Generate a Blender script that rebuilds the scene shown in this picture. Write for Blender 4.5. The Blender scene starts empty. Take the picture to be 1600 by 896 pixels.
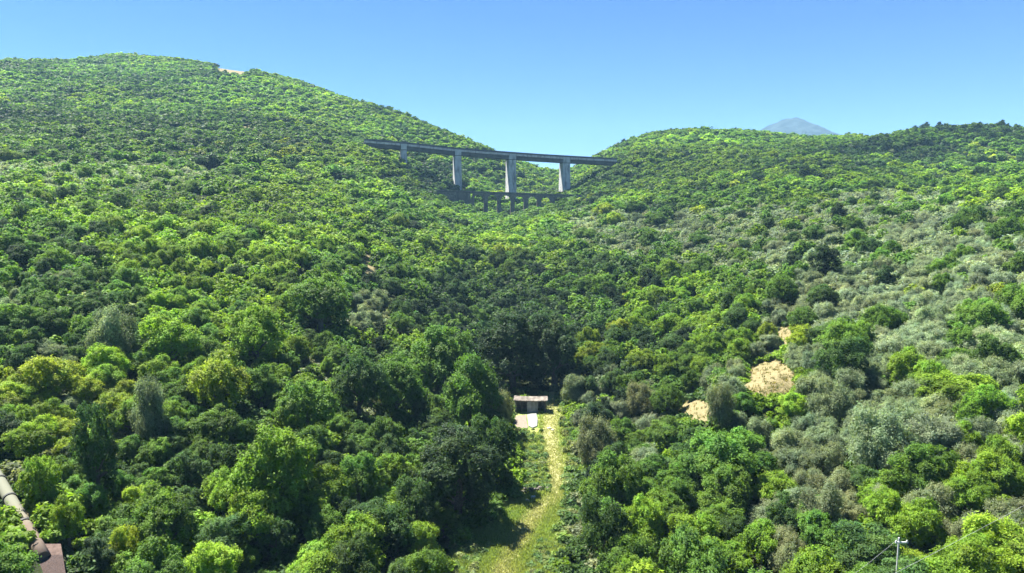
import bpy, bmesh, math, random
import numpy as np
from mathutils import Vector, Matrix

R = math.radians
rng = np.random.default_rng(11)
random.seed(5)
sc = bpy.context.scene
C = sc.collection

# ------------------------------------------------------------------ camera
F = 1100.0                      # focal length in photo pixels (1600 wide)
PITCH = R(6.1)
CAMZ = 60.0
cam_d = bpy.data.cameras.new('camera')
cam_d.sensor_width = 36.0
cam_d.lens = 36.0 * F / 1600.0
cam_d.clip_start = 0.5
cam_d.clip_end = 40000
cam = bpy.data.objects.new('camera', cam_d)
cam.location = (0, 0, CAMZ)
cam.rotation_euler = (R(90) - PITCH, 0, 0)
C.objects.link(cam)
sc.camera = cam

# ------------------------------------------------------------------ sky, sun, exposure
SUN_EL = R(60)
SUN_DIR2 = Vector((-0.74, 0.55)).normalized()        # towards the sun, on plan
w = bpy.data.worlds.new('World')
sc.world = w
w.use_nodes = True
nt = w.node_tree
sky = nt.nodes.new('ShaderNodeTexSky')
sky.sky_type = 'NISHITA'
sky.sun_disc = False
sky.sun_elevation = SUN_EL
sky.sun_rotation = math.atan2(SUN_DIR2.x, SUN_DIR2.y)
sky.altitude = 2500
sky.air_density = 0.8
sky.dust_density = 0.0
sky.ozone_density = 4.0
bg = nt.nodes['Background']
bg.inputs['Strength'].default_value = 0.050
hs = nt.nodes.new('ShaderNodeHueSaturation')
hs.inputs['Saturation'].default_value = 1.22
hs.inputs['Hue'].default_value = 0.508
nt.links.new(sky.outputs['Color'], hs.inputs['Color'])
nt.links.new(hs.outputs['Color'], bg.inputs['Color'])

sun_d = bpy.data.lights.new('sun', 'SUN')
sun_d.energy = 5.0
sun_d.angle = R(0.5)
sun_d.color = (1.0, 0.955, 0.88)
sun = bpy.data.objects.new('sun', sun_d)
to_sun = Vector((SUN_DIR2.x * math.cos(SUN_EL), SUN_DIR2.y * math.cos(SUN_EL), math.sin(SUN_EL)))
sun.rotation_euler = to_sun.to_track_quat('Z', 'Y').to_euler()
sun.location = to_sun * 300
C.objects.link(sun)

vs = sc.view_settings
vs.view_transform = 'Standard'
vs.look = 'None'
vs.exposure = 2.03
vs.gamma = 1.0
vs.use_curve_mapping = False
cy = sc.cycles
cy.max_bounces = 6
cy.diffuse_bounces = 4
cy.glossy_bounces = 2
cy.transmission_bounces = 4
cy.transparent_max_bounces = 8
cy.volume_bounces = 0
cy.use_denoising = True
cy.use_adaptive_sampling = True
cy.adaptive_threshold = 0.02
cy.caustics_reflective = False
cy.caustics_refractive = False

# ------------------------------------------------------------------ small helpers
def tag(o, label=None, cat=None, group=None, kind=None):
    if label: o['label'] = label
    if cat: o['category'] = cat
    if group: o['group'] = group
    if kind: o['kind'] = kind
    return o

def empty(name, loc=(0, 0, 0), rz=0.0):
    o = bpy.data.objects.new(name, None)
    o.empty_display_size = 0.5
    o.location = loc
    o.rotation_euler = (0, 0, rz)
    C.objects.link(o)
    return o

def link_mesh(name, me, mat, parent=None):
    if mat is not None and not me.materials:
        me.materials.append(mat)
    o = bpy.data.objects.new(name, me)
    C.objects.link(o)
    if parent is not None:
        o.parent = parent
    return o

def bm_obj(name, bm, mat, parent=None, smooth=False):
    bmesh.ops.recalc_face_normals(bm, faces=bm.faces)
    me = bpy.data.meshes.new(name)
    bm.to_mesh(me)
    bm.free()
    if smooth:
        me.polygons.foreach_set('use_smooth', [True] * len(me.polygons))
    return link_mesh(name, me, mat, parent)

def quads_mesh(name, V, attrs=None):
    """V (n,4,3) -> a mesh of n loose quads; attrs {name: (n,) or (n,3)} per face"""
    n = len(V)
    me = bpy.data.meshes.new(name)
    me.vertices.add(n * 4)
    me.vertices.foreach_set('co', np.ascontiguousarray(V, dtype=np.float32).ravel())
    me.loops.add(n * 4)
    me.loops.foreach_set('vertex_index', np.arange(n * 4, dtype=np.int32))
    me.polygons.add(n)
    me.polygons.foreach_set('loop_start', np.arange(0, n * 4, 4, dtype=np.int32))
    me.update(calc_edges=True)
    for k, a in (attrs or {}).items():
        a = np.asarray(a, dtype=np.float32)
        if a.ndim == 1:
            at = me.attributes.new(k, 'FLOAT', 'FACE')
            at.data.foreach_set('value', a)
        else:
            at = me.attributes.new(k, 'FLOAT_COLOR', 'FACE')
            at.data.foreach_set('color', np.concatenate([a, np.ones((n, 1), np.float32)], 1).ravel())
    return me

def box(bm, x0, x1, y0, y1, z0, z1, m=None):
    vs_ = [bm.verts.new((x, y, z)) for z in (z0, z1) for y in (y0, y1) for x in (x0, x1)]
    f = [(0, 1, 3, 2), (4, 6, 7, 5), (0, 4, 5, 1), (2, 3, 7, 6), (0, 2, 6, 4), (1, 5, 7, 3)]
    for q in f:
        bm.faces.new([vs_[i] for i in q])
    if m is not None:
        for v in vs_: v.co = m @ v.co
    return vs_

def loft(bm, rings, close=True, caps=True):
    """rings: list of lists of points with equal counts"""
    vr = [[bm.verts.new(p) for p in r] for r in rings]
    n = len(vr[0])
    for a, b in zip(vr, vr[1:]):
        for i in range(n if close else n - 1):
            j = (i + 1) % n
            bm.faces.new((a[i], a[j], b[j], b[i]))
    if caps and close:
        bm.faces.new(vr[0][::-1])
        bm.faces.new(vr[-1])

def tube(bm, pts, rad, seg=8, caps=True):
    pts = [Vector(p) for p in pts]
    rings = []
    for i, p in enumerate(pts):
        t = (pts[min(i + 1, len(pts) - 1)] - pts[max(i - 1, 0)]).normalized()
        a = t.orthogonal().normalized() if abs(t.z) > 0.95 else t.cross(Vector((0, 0, 1))).normalized()
        b = t.cross(a).normalized()
        r = rad[i] if isinstance(rad, (list, tuple)) else rad
        rings.append([p + (a * math.cos(k * 2 * math.pi / seg) + b * math.sin(k * 2 * math.pi / seg)) * r for k in range(seg)])
    loft(bm, rings, True, caps)

def _hash(ix, iy, seed):
    h = (ix.astype(np.int64) * 374761393 + iy.astype(np.int64) * 668265263 + seed * 974711) & 0x7fffffff
    h = ((h ^ (h >> 13)) * 1274126177) & 0x7fffffff
    return ((h ^ (h >> 16)) & 0xffff) / 65535.0

def vnoise(x, y, scale, seed=0):
    x = np.asarray(x, float) / scale
    y = np.asarray(y, float) / scale
    ix, iy = np.floor(x), np.floor(y)
    fx, fy = x - ix, y - iy
    fx, fy = fx * fx * (3 - 2 * fx), fy * fy * (3 - 2 * fy)
    a, b = _hash(ix, iy, seed), _hash(ix + 1, iy, seed)
    c, d = _hash(ix, iy + 1, seed), _hash(ix + 1, iy + 1, seed)
    return (a * (1 - fx) + b * fx) * (1 - fy) + (c * (1 - fx) + d * fx) * fy

# ------------------------------------------------------------------ surveying: photo pixel <-> world
CP, SP = math.cos(PITCH), math.sin(PITCH)
def ray(px, py):
    """(x per metre of depth, rise per metre of depth) of a photo pixel"""
    a = (np.asarray(px, float) - 800.0) / F
    b = (448.0 - np.asarray(py, float)) / F
    y = CP + b * SP
    return a / y, (-SP + b * CP) / y
def at(px, py, d):
    u, s = ray(px, py)
    return Vector((float(u) * d, d, CAMZ + float(s) * d))
def project(x, y, z):
    z = np.asarray(z) - CAMZ
    f = y * CP - z * SP
    return 800 + F * x / f, 448 - F * (y * SP + z * CP) / f

# ------------------------------------------------------------------ terrain, surveyed from points on the slopes
CAN = 6.0
canopy_pts = {
 -500: [(896, 50), (500, 88), (350, 140), (240, 280), (150, 560), (100, 850), (140, 1150)],
 0:    [(560, 92), (450, 116), (350, 165), (285, 235), (240, 320), (180, 440), (130, 610), (93, 820), (150, 1080)],
 200:  [(896, 54), (700, 76), (560, 98), (450, 127), (350, 185), (280, 270), (220, 390), (160, 550), (110, 770), (83, 950), (140, 1250)],
 400:  [(896, 58), (700, 79), (560, 104), (450, 143), (350, 215), (280, 320), (220, 440), (160, 610), (109, 880), (170, 1150)],
 560:  [(896, 59), (720, 82), (600, 107), (480, 148), (380, 220), (300, 335), (250, 430), (222, 496), (185, 640), (153, 780), (210, 1050)],
 650:  [(700, 90), (600, 118), (500, 160), (430, 205), (350, 300), (305, 405), (262, 492), (240, 560), (208, 640), (187, 690), (240, 950)],
 740:  [(500, 195), (430, 240), (370, 310), (338, 385), (300, 500), (292, 515), (262, 590), (223, 660), (270, 900)],
 800:  [(520, 190), (430, 245), (370, 320), (342, 395), (280, 620), (243, 690), (290, 900)],
 826:  [(252, 700), (290, 900)], 840: [(261, 740)],
 850:  [(510, 185), (430, 235), (370, 315), (335, 400), (305, 520), (285, 640), (269, 800), (300, 1100)],
 900:  [(500, 175), (420, 230), (350, 330), (310, 440), (292, 530), (268, 640), (256, 720), (290, 1000)],
 960:  [(700, 92), (600, 122), (500, 165), (420, 220), (350, 315), (300, 420), (254, 545), (226, 690), (270, 950)],
 1050: [(896, 56), (760, 78), (640, 106), (540, 140), (450, 188), (380, 255), (320, 345), (260, 480), (215, 630), (199, 720), (240, 950)],
 1200: [(896, 54), (760, 72), (640, 92), (540, 117), (450, 154), (380, 210), (320, 295), (260, 425), (220, 570), (205, 690), (240, 900)],
 1330: [(320, 270), (262, 400), (214, 590), (211, 650)],
 1400: [(896, 50), (760, 65), (640, 82), (540, 103), (450, 134), (380, 182), (320, 260), (275, 370), (212, 640), (250, 850)],
 1600: [(896, 48), (760, 60), (640, 75), (540, 93), (450, 119), (380, 158), (320, 225), (270, 335), (235, 460), (214, 620), (250, 850)],
 2100: [(896, 44), (640, 70), (450, 105), (320, 205), (240, 430), (205, 600), (250, 850)],
}
ground_pts = [
 # valley floor with the mown strip
 (790, 905, 70), (700, 896, 71), (870, 896, 71), (820, 770, 92), (760, 770, 91), (885, 770, 92), (845, 640, 129), (800, 640, 129), (890, 640, 129), (830, 600, 146), (870, 600, 146),
 # pipe and its block
 (60, 880, 55), (20, 790, 64), (0, 765, 68), (80, 850, 58), (-60, 720, 76), (60, 800, 62),
 # sandy clearings
 (1205, 590, 103), (1095, 638, 99),
 # feet of the two bridges
 (575, 232, 478), (631, 264, 490), (716, 296, 508), (801, 322, 525), (886, 303, 543), (965, 254, 562),
 (675, 305, 468), (735, 335, 462), (800, 344, 462), (850, 332, 465), (885, 314, 470),
 # the wooded bank below the ridge
 (1350, 250, 490), (1420, 249, 490), (1500, 247, 490), (1350, 240, 500), (1420, 219, 508), (1500, 218, 515), (1560, 222, 500),
]
cu, cv, cs = [], [], []
for px, col in canopy_pts.items():
    for py, d in col:
        u, s = ray(px, py)
        cu.append(float(u)); cv.append(math.log(d)); cs.append(float(s) - CAN / d)
for px, py, d in ground_pts:
    u, s = ray(px, py)
    cu.append(float(u)); cv.append(math.log(d)); cs.append(float(s))
cu, cv, cs = np.array(cu) * 2.0, np.array(cv), np.array(cs)
def _phi(r2): return np.where(r2 > 1e-12, 0.5 * r2 * np.log(np.maximum(r2, 1e-12)), 0.0)
n_ = len(cu)
K = _phi((cu[:, None] - cu[None]) ** 2 + (cv[:, None] - cv[None]) ** 2) + np.eye(n_) * 0.004
P_ = np.stack([np.ones(n_), cu, cv], 1)
A_ = np.zeros((n_ + 3, n_ + 3)); A_[:n_, :n_] = K; A_[:n_, n_:] = P_; A_[n_:, :n_] = P_.T
W_ = np.linalg.solve(A_, np.concatenate([cs, np.zeros(3)]))
D0, D1 = 46.0, 1250.0
def ground_z(x, y):
    x = np.atleast_1d(np.asarray(x, float)); y = np.atleast_1d(np.asarray(y, float))
    yy = np.clip(y, D0, D1)
    u = np.clip(x / yy, -1.25, 1.25)
    v = np.log(yy)
    out = np.empty(len(x))
    for i in range(0, len(x), 20000):
        uu, vv = u[i:i + 20000] * 2.0, v[i:i + 20000]
        k = _phi((uu[:, None] - cu[None]) ** 2 + (vv[:, None] - cv[None]) ** 2)
        out[i:i + 20000] = k @ W_[:n_] + W_[n_] + W_[n_ + 1] * uu + W_[n_ + 2] * vv
    z = CAMZ + out * yy
    amp = np.clip((yy - 60) / 400, 0.1, 1.0)
    z += (vnoise(x, y, 60, 3) - 0.5) * 5.0 * amp + (vnoise(x, y, 22, 4) - 0.5) * 1.6 * amp
    far = np.clip((y - D1) / 1500, 0, 1)
    return z * (1 - far) + (-10.0) * far
def gz(x, y): return float(ground_z([x], [y])[0])
def on_ground(px, py, dmin=47.0, dmax=1200.0, lift=0.0):
    """first place along a pixel's line of sight that is LIFT above the ground"""
    u, s = ray(px, py)
    d = np.exp(np.linspace(math.log(dmin), math.log(dmax), 900))
    g = ground_z(float(u) * d, d) + lift - (CAMZ + float(s) * d)
    i = int(np.argmax(g > 0)) if (g > 0).any() else len(d) - 1
    return float(u) * d[i], d[i]

# strips and patches seen in the photo: (px, py, half width, half height)
SAND = [(1204, 592, 52, 38), (1095, 641, 50, 23), (1226, 528, 12, 24), (1040, 682, 34, 9), (1310, 606, 16, 11), (575, 415, 11, 20),
        (573, 595, 8, 18), (367, 111, 31, 9), (386, 201, 14, 6), (352, 247, 15, 5), (46, 806, 17, 42)]
GRASS_L = [(560, 845), (620, 848), (640, 800), (700, 803), (760, 812), (775, 800), (800, 765), (850, 716), (896, 700), (960, 690)]
GRASS_R = [(560, 880), (620, 884), (640, 888), (700, 898), (760, 900), (800, 894), (850, 884), (896, 872), (960, 860)]
TRACK = [(610, 866), (640, 862), (680, 858), (720, 866), (750, 870), (775, 868), (800, 838), (850, 805), (896, 785), (960, 765)]
def _lerp(tab, py): return np.interp(py, [t[0] for t in tab], [t[1] for t in tab])
def in_grass(px, py):
    return (py > 612) & (px > _lerp(GRASS_L, py)) & (px < _lerp(GRASS_R, py))
def in_sand(px, py, grow=1.0):
    m = np.zeros(np.shape(px), float)
    for a, b, rx, ry in SAND:
        m = np.maximum(m, np.clip(1.6 - 1.6 * np.hypot((px - a) / (rx * grow), (py - b) / (ry * grow)), 0, 1))
    return m

# terrain sheet
us = np.linspace(-1.7, 1.7, 440)
ds = np.concatenate([[2, 20, 35], np.exp(np.linspace(math.log(46), math.log(1250), 400)), [1500, 1900, 2600, 4000, 8000, 16000]])
UU, DD = np.meshgrid(us, ds)
X, Y = (UU * DD).ravel(), DD.ravel().copy()
X[:440 * 3] = (UU[:3] * 46).ravel()
Z = ground_z(X, Y)
Z[:440 * 3] = Z[440 * 3:440 * 4].repeat(1).reshape(1, -1).repeat(3, 0).ravel()
TPX, TPY = project(X, np.maximum(Y, 20), Z)
nr, nc = DD.shape
i0 = (np.arange(nr - 1)[:, None] * nc + np.arange(nc - 1)[None]).ravel()
faces = np.stack([i0, i0 + 1, i0 + 1 + nc, i0 + nc], 1).astype(np.int32)
me = bpy.data.meshes.new('terrain')
me.vertices.add(len(X)); me.vertices.foreach_set('co', np.stack([X, Y, Z], 1).astype(np.float32).ravel())
me.loops.add(faces.size); me.loops.foreach_set('vertex_index', faces.ravel())
me.polygons.add(len(faces)); me.polygons.foreach_set('loop_start', np.arange(0, faces.size, 4, dtype=np.int32))
me.update(calc_edges=True)
me.polygons.foreach_set('use_smooth', np.ones(len(faces), bool))
near = (Y < 160)
soil = in_sand(TPX, TPY, 1.25) * ((Y < 1000))
MEADOW = [(1562, 263, 48, 8), (1530, 270, 30, 5)]
def in_meadow(px, py):
    m = np.zeros(np.shape(px), float)
    for a, b, rx, ry in MEADOW: m = np.maximum(m, np.clip(1.7 - 1.7 * np.hypot((px - a) / rx, (py - b) / ry), 0, 1))
    return m
grass = np.where(near & (Y > 46), in_grass(TPX, TPY), False).astype(float)
meadow = in_meadow(TPX, TPY) * ((Y > 300) & (Y < 700))
track = np.where(grass > 0, np.clip(1.6 - np.abs(TPX - _lerp(TRACK, TPY)) / (15 * 85 / np.maximum(Y, 46)), 0, 1), 0)
ca = me.attributes.new('cover', 'FLOAT_COLOR', 'POINT')
ca.data.foreach_set('color', np.stack([soil, np.maximum(grass, meadow), track, np.ones_like(soil)], 1).astype(np.float32).ravel())

# ------------------------------------------------------------------ materials
def new_mat(name):
    m = bpy.data.materials.new(name)
    m.use_nodes = True
    t = m.node_tree
    return m, t, t.nodes['Principled BSDF']

def N(t, kind, **kw):
    n = t.nodes.new(kind)
    for k, v in kw.items(): setattr(n, k, v)
    return n

def noisy(name, c1, c2, scale, rough=0.85, bump=0.0, detail=6.0, c3=None, scale3=1.0, metallic=0.0, lo=0.35, hi=0.68):
    m, t, p = new_mat(name)
    tc = N(t, 'ShaderNodeTexCoord')
    nz = N(t, 'ShaderNodeTexNoise'); nz.inputs['Scale'].default_value = scale; nz.inputs['Detail'].default_value = detail
    cr = N(t, 'ShaderNodeValToRGB')
    cr.color_ramp.elements[0].position = lo; cr.color_ramp.elements[0].color = (*c1, 1)
    cr.color_ramp.elements[1].position = hi; cr.color_ramp.elements[1].color = (*c2, 1)
    t.links.new(tc.outputs['Object'], nz.inputs['Vector'])
    t.links.new(nz.outputs['Fac'], cr.inputs['Fac'])
    col = cr.outputs['Color']
    if c3 is not None:
        n3 = N(t, 'ShaderNodeTexNoise'); n3.inputs['Scale'].default_value = scale3; n3.inputs['Detail'].default_value = 3
        mp = N(t, 'ShaderNodeMapping'); mp.inputs['Scale'].default_value = (1, 1, 0.25)
        t.links.new(tc.outputs['Object'], mp.inputs['Vector']); t.links.new(mp.outputs['Vector'], n3.inputs['Vector'])
        r3 = N(t, 'ShaderNodeMapRange'); r3.inputs['From Min'].default_value = 0.5; r3.inputs['From Max'].default_value = 0.7
        t.links.new(n3.outputs['Fac'], r3.inputs['Value'])
        mx = N(t, 'ShaderNodeMix', data_type='RGBA'); mx.inputs['B'].default_value = (*c3, 1)
        t.links.new(r3.outputs['Result'], mx.inputs['Factor']); t.links.new(col, mx.inputs['A'])
        col = mx.outputs['Result']
    t.links.new(col, p.inputs['Base Color'])
    p.inputs['Roughness'].default_value = rough
    p.inputs['Metallic'].default_value = metallic
    p.inputs['Specular IOR Level'].default_value = 0.3
    if bump:
        b = N(t, 'ShaderNodeBump'); b.inputs['Strength'].default_value = bump; b.inputs['Distance'].default_value = 0.05
        t.links.new(nz.outputs['Fac'], b.inputs['Height']); t.links.new(b.outputs['Normal'], p.inputs['Normal'])
    return m

def leaf_mat(name, mass):
    m, t, p = new_mat(name)
    if mass:
        a = N(t, 'ShaderNodeAttribute', attribute_type='GEOMETRY', attribute_name='leaf_colour')
        col = a.outputs['Color']
    else:
        oi = N(t, 'ShaderNodeObjectInfo')
        a = N(t, 'ShaderNodeAttribute', attribute_type='GEOMETRY', attribute_name='vary')
        mx = N(t, 'ShaderNodeMix', data_type='RGBA', blend_type='MULTIPLY'); mx.inputs['Factor'].default_value = 1
        t.links.new(oi.outputs['Color'], mx.inputs['A']); t.links.new(a.outputs['Color'], mx.inputs['B'])
        col = mx.outputs['Result']
    t.links.new(col, p.inputs['Base Color'])
    p.inputs['Roughness'].default_value = 0.6
    p.inputs['Specular IOR Level'].default_value = 0.2
    tr = N(t, 'ShaderNodeBsdfTranslucent')
    tm = N(t, 'ShaderNodeMix', data_type='RGBA', blend_type='MULTIPLY'); tm.inputs['Factor'].default_value = 1
    tm.inputs['B'].default_value = (1.15, 1.2, 0.6, 1)
    t.links.new(col, tm.inputs['A']); t.links.new(tm.outputs['Result'], tr.inputs['Color'])
    ms = N(t, 'ShaderNodeMixShader'); ms.inputs['Fac'].default_value = 0.46
    t.links.new(p.outputs['BSDF'], ms.inputs[1]); t.links.new(tr.outputs['BSDF'], ms.inputs[2])
    t.links.new(ms.outputs['Shader'], t.nodes['Material Output'].inputs['Surface'])
    return m

LEAF = leaf_mat('leaf', False)
LEAF_MASS = leaf_mat('leaf_far', True)
BARK = noisy('bark', (0.05, 0.04, 0.03), (0.16, 0.14, 0.11), 14, 0.9)
CONC = noisy('pier_concrete', (0.36, 0.36, 0.355), (0.47, 0.47, 0.46), 0.35, 0.9, c3=(0.16, 0.16, 0.155), scale3=0.5)
DECK_SHADE = noisy('deck_concrete_shaded', (0.05, 0.05, 0.05), (0.085, 0.085, 0.08), 0.4, 0.9, c3=(0.04, 0.04, 0.04), scale3=0.6)  # shade under the deck is put into this concrete's dark colour
FASC = noisy('fascia_concrete', (0.36, 0.33, 0.31), (0.5, 0.46, 0.43), 0.5, 0.9, c3=(0.22, 0.2, 0.19), scale3=0.8)
RAILM = noisy('rail_steel', (0.05, 0.05, 0.055), (0.09, 0.09, 0.10), 3, 0.6, metallic=0.4)
STONE = noisy('bridge_stone', (0.10, 0.085, 0.07), (0.20, 0.175, 0.145), 1.2, 0.95, 0.4, c3=(0.10, 0.09, 0.08), scale3=0.5)
ASPH = noisy('asphalt', (0.045, 0.045, 0.047), (0.06, 0.06, 0.06), 4, 0.9)

m, t, p = new_mat('terrain')
at_ = N(t, 'ShaderNodeAttribute', attribute_type='GEOMETRY', attribute_name='cover')
sep = N(t, 'ShaderNodeSeparateColor'); t.links.new(at_.outputs['Color'], sep.inputs['Color'])
geo = N(t, 'ShaderNodeNewGeometry')
def nz_(scale, detail=6):
    n = N(t, 'ShaderNodeTexNoise'); n.inputs['Scale'].default_value = scale; n.inputs['Detail'].default_value = detail
    t.links.new(geo.outputs['Position'], n.inputs['Vector']); return n.outputs['Fac']
def ramp_(fac, stops):
    c = N(t, 'ShaderNodeValToRGB'); e = c.color_ramp.elements
    e[0].position, e[0].color = stops[0][0], (*stops[0][1], 1); e[1].position, e[1].color = stops[-1][0], (*stops[-1][1], 1)
    for pos, col in stops[1:-1]:
        x = e.new(pos); x.color = (*col, 1)
    t.links.new(fac, c.inputs['Fac']); return c.outputs['Color']
def edge_(val, noise, k=0.9):
    a = N(t, 'ShaderNodeMath', operation='MULTIPLY_ADD'); a.inputs[1].default_value = k; t.links.new(noise, a.inputs[0]); t.links.new(val, a.inputs[2])
    r = N(t, 'ShaderNodeMapRange'); r.inputs['From Min'].default_value = 0.82; r.inputs['From Max'].default_value = 1.05
    t.links.new(a.outputs[0], r.inputs['Value']); return r.outputs['Result']
def mix_(f, a, b):
    x = N(t, 'ShaderNodeMix', data_type='RGBA'); t.links.new(f, x.inputs['Factor']); t.links.new(a, x.inputs['A']); t.links.new(b, x.inputs['B']); return x.outputs['Result']
n_fine, n_mid, n_big = nz_(2.5), nz_(0.5), nz_(0.12)
floor_c = ramp_(n_mid, [(0.3, (0.022, 0.028, 0.012)), (0.55, (0.035, 0.05, 0.016)), (0.75, (0.075, 0.075, 0.03))])
sand_c = ramp_(n_fine, [(0.25, (0.095, 0.085, 0.034)), (0.5, (0.20, 0.17, 0.085)), (0.75, (0.265, 0.225, 0.125))])
grass_c = ramp_(n_mid, [(0.3, (0.12, 0.19, 0.04)), (0.5, (0.22, 0.27, 0.075)), (0.72, (0.32, 0.32, 0.12))])
track_c = ramp_(n_fine, [(0.3, (0.20, 0.225, 0.08)), (0.55, (0.28, 0.275, 0.12)), (0.75, (0.35, 0.325, 0.165))])
c = mix_(edge_(sep.outputs[0], n_mid), floor_c, sand_c)
c = mix_(edge_(sep.outputs[1], n_mid), c, grass_c)
c = mix_(edge_(sep.outputs[2], n_mid, 1.0), c, track_c)
t.links.new(c, p.inputs['Base Color'])
p.inputs['Roughness'].default_value = 0.95
p.inputs['Specular IOR Level'].default_value = 0.1
bp = N(t, 'ShaderNodeBump'); bp.inputs['Strength'].default_value = 0.6; bp.inputs['Distance'].default_value = 0.3
t.links.new(n_fine, bp.inputs['Height']); t.links.new(bp.outputs['Normal'], p.inputs['Normal'])
tag(link_mesh('terrain', me, m), 'wooded valley slopes with a mown strip on the valley floor', kind='structure')

# ------------------------------------------------------------------ far mountain
def mountain():
    d, n, k = 3800.0, 180, 90
    c0 = at(1234, 182, d)
    base = at(1234, 250, d).z
    bm = bmesh.new()
    xs = np.linspace(-790, 790, n); ys = np.linspace(-440, 580, k)
    XX, YY = np.meshgrid(xs, ys)
    prof = np.interp(XX, np.array([-950, -560, -330, -230, -130, -60, 0, 60, 120, 190, 260, 360, 560, 950]) * 0.826, [0.05, 0.3, 0.48, 0.62, 0.83, 0.93, 1.0, 0.98, 0.90, 0.80, 0.66, 0.50, 0.3, 0.05])
    fall = np.clip(1 - np.abs(YY / np.where(YY < 0, 520, 650)), 0, 1)
    rid = np.abs(vnoise(XX + YY * 0.35, YY * 0.5, 75, 8) - 0.5) * 2 + 0.5 * np.abs(vnoise(XX, YY, 32, 9) - 0.5) * 2
    hz = base + (c0.z - base) * prof * (0.12 + 0.88 * fall ** 0.8) - rid * 36 * (1 - fall * 0.75)
    vv = [[bm.verts.new((c0.x + XX[j, i], d + YY[j, i], hz[j, i])) for i in range(n)] for j in range(k)]
    for j in range(k - 1):
        for i in range(n - 1):
            bm.faces.new((vv[j][i], vv[j][i + 1], vv[j + 1][i + 1], vv[j + 1][i]))
    m = noisy('mountain_rock_hazed', (0.003, 0.013, 0.012), (0.021, 0.038, 0.038), 0.016, 0.95, detail=8, lo=0.4, hi=0.62)  # blue cast of distant haze is partly put into the rock colour
    tag(bm_obj('mountain', bm, m, None, True), 'bare grey rocky peak far behind the wooded ridge', kind='structure')
mountain()

# ------------------------------------------------------------------ concrete motorway viaduct
def frame(o, d):
    """local x along d (on plan), y away from the camera side, z up"""
    x = Vector((d.x, d.y, 0)).normalized()
    z = Vector((0, 0, 1))
    y = z.cross(x)
    return Matrix.Translation(o) @ Matrix((x, y, z)).transposed().to_4x4()

def viaduct():
    # points on the near top edge of the parapet, from photo pixels and distance
    dep = lambda px: np.interp(px, [560, 980], [492, 538])
    tops = [(569, 216.6), (590, 218.6), (631, 222.0), (673, 226.5), (716, 231.0), (758, 234.5), (801, 237.6), (843, 240.6), (886, 243.2), (920, 245.0), (945, 246.3), (964, 247.2)]
    P = [at(px, py, float(dep(px))) for px, py in tops]
    root = empty('motorway_viaduct', (P[5].x, P[5].y, gz(P[5].x, P[5].y)))
    tag(root, 'tall concrete motorway viaduct on four piers spanning the gap between the slopes', 'viaduct')
    inv = Matrix.Translation(-root.location)
    ax = (P[-1] - P[0]); ax.z = 0; ax.normalize()
    back = Vector((-ax.y, ax.x, 0))
    if back.y < 0: back = -back
    def strip(name, o0, o1, z0, z1, mat):
        """a run along the deck: from o0 to o1 metres behind the near edge, z0..z1 below the parapet top"""
        bm = bmesh.new()
        rings = []
        for q in P:
            a, b = q + back * o0, q + back * o1
            rings.append([inv @ Vector((a.x, a.y, q.z - z1)), inv @ Vector((b.x, b.y, q.z - z1)), inv @ Vector((b.x, b.y, q.z - z0)), inv @ Vector((a.x, a.y, q.z - z0))])
        loft(bm, rings)
        return bm_obj(name, bm, mat, root)
    DW = 11.0
    strip('road_slab', 0.3, DW - 0.3, 1.3, 1.75, ASPH)
    strip('parapet', 0.12, 0.32, 0.0, 1.3, RAILM)
    strip('parapet', DW - 0.32, DW - 0.12, 0.0, 1.3, RAILM)
    strip('edge_beam', 0.0, 0.30, 1.302, 2.7, FASC)
    strip('edge_beam', DW - 0.3, DW, 1.302, 2.7, FASC)
    for o0 in (1.3, 4.7, 8.1):
        strip('girder', o0, o0 + 1.6, 1.753, 5.2, DECK_SHADE)
    strip('deck_soffit', 0.31, DW - 0.31, 1.752, 2.3, DECK_SHADE)
    for px, wid in ((631, 3.9), (716, 4.5), (801, 5.3), (886, 5.3)):
        d = float(dep(px))
        py = np.interp(px, [a for a, b in tops], [b for a, b in tops])
        q = at(px, py, d)
        base = min(gz(q.x + back.x * k, q.y + back.y * k) for k in (0, 6, 12)) - 1.5
        zt = q.z - 5.22
        H = zt - base
        def sec(z, hw, y0, y1):
            out = []
            for sx, oy in ((-1, y0), (1, y0), (1, y1), (-1, y1)):
                v = q + ax * (sx * hw) + back * oy
                out.append(inv @ Vector((v.x, v.y, z)))
            return out
        bm = bmesh.new()
        loft(bm, [sec(base, wid * 0.56, 0.4 - 0.02 * H, DW - 0.4 + 0.02 * H), sec(zt - 0.4, wid * 0.5, 0.5, DW - 0.5)])
        pier = bm_obj('pier', bm, CONC, root)
        bm = bmesh.new()
        loft(bm, [sec(zt - 0.4, wid * 0.46, 0.35, DW - 0.35), sec(zt, wid * 0.46, 0.35, DW - 0.35)])
        bm_obj('bearing_shelf', bm, DECK_SHADE, pier)
        bm = bmesh.new()
        loft(bm, [sec(zt, wid * 0.5, -0.12, 1.2), sec(q.z - 1.32, wid * 0.5, -0.12, 1.2)])
        bm_obj('pier_head', bm, CONC, pier)
        bm = bmesh.new()
        loft(bm, [sec(zt, wid * 0.5, DW - 1.2, DW + 0.12), sec(q.z - 1.32, wid * 0.5, DW - 1.2, DW + 0.12)])
        bm_obj('pier_head', bm, CONC, pier)
    return P, back
VP, VB = viaduct()

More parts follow.
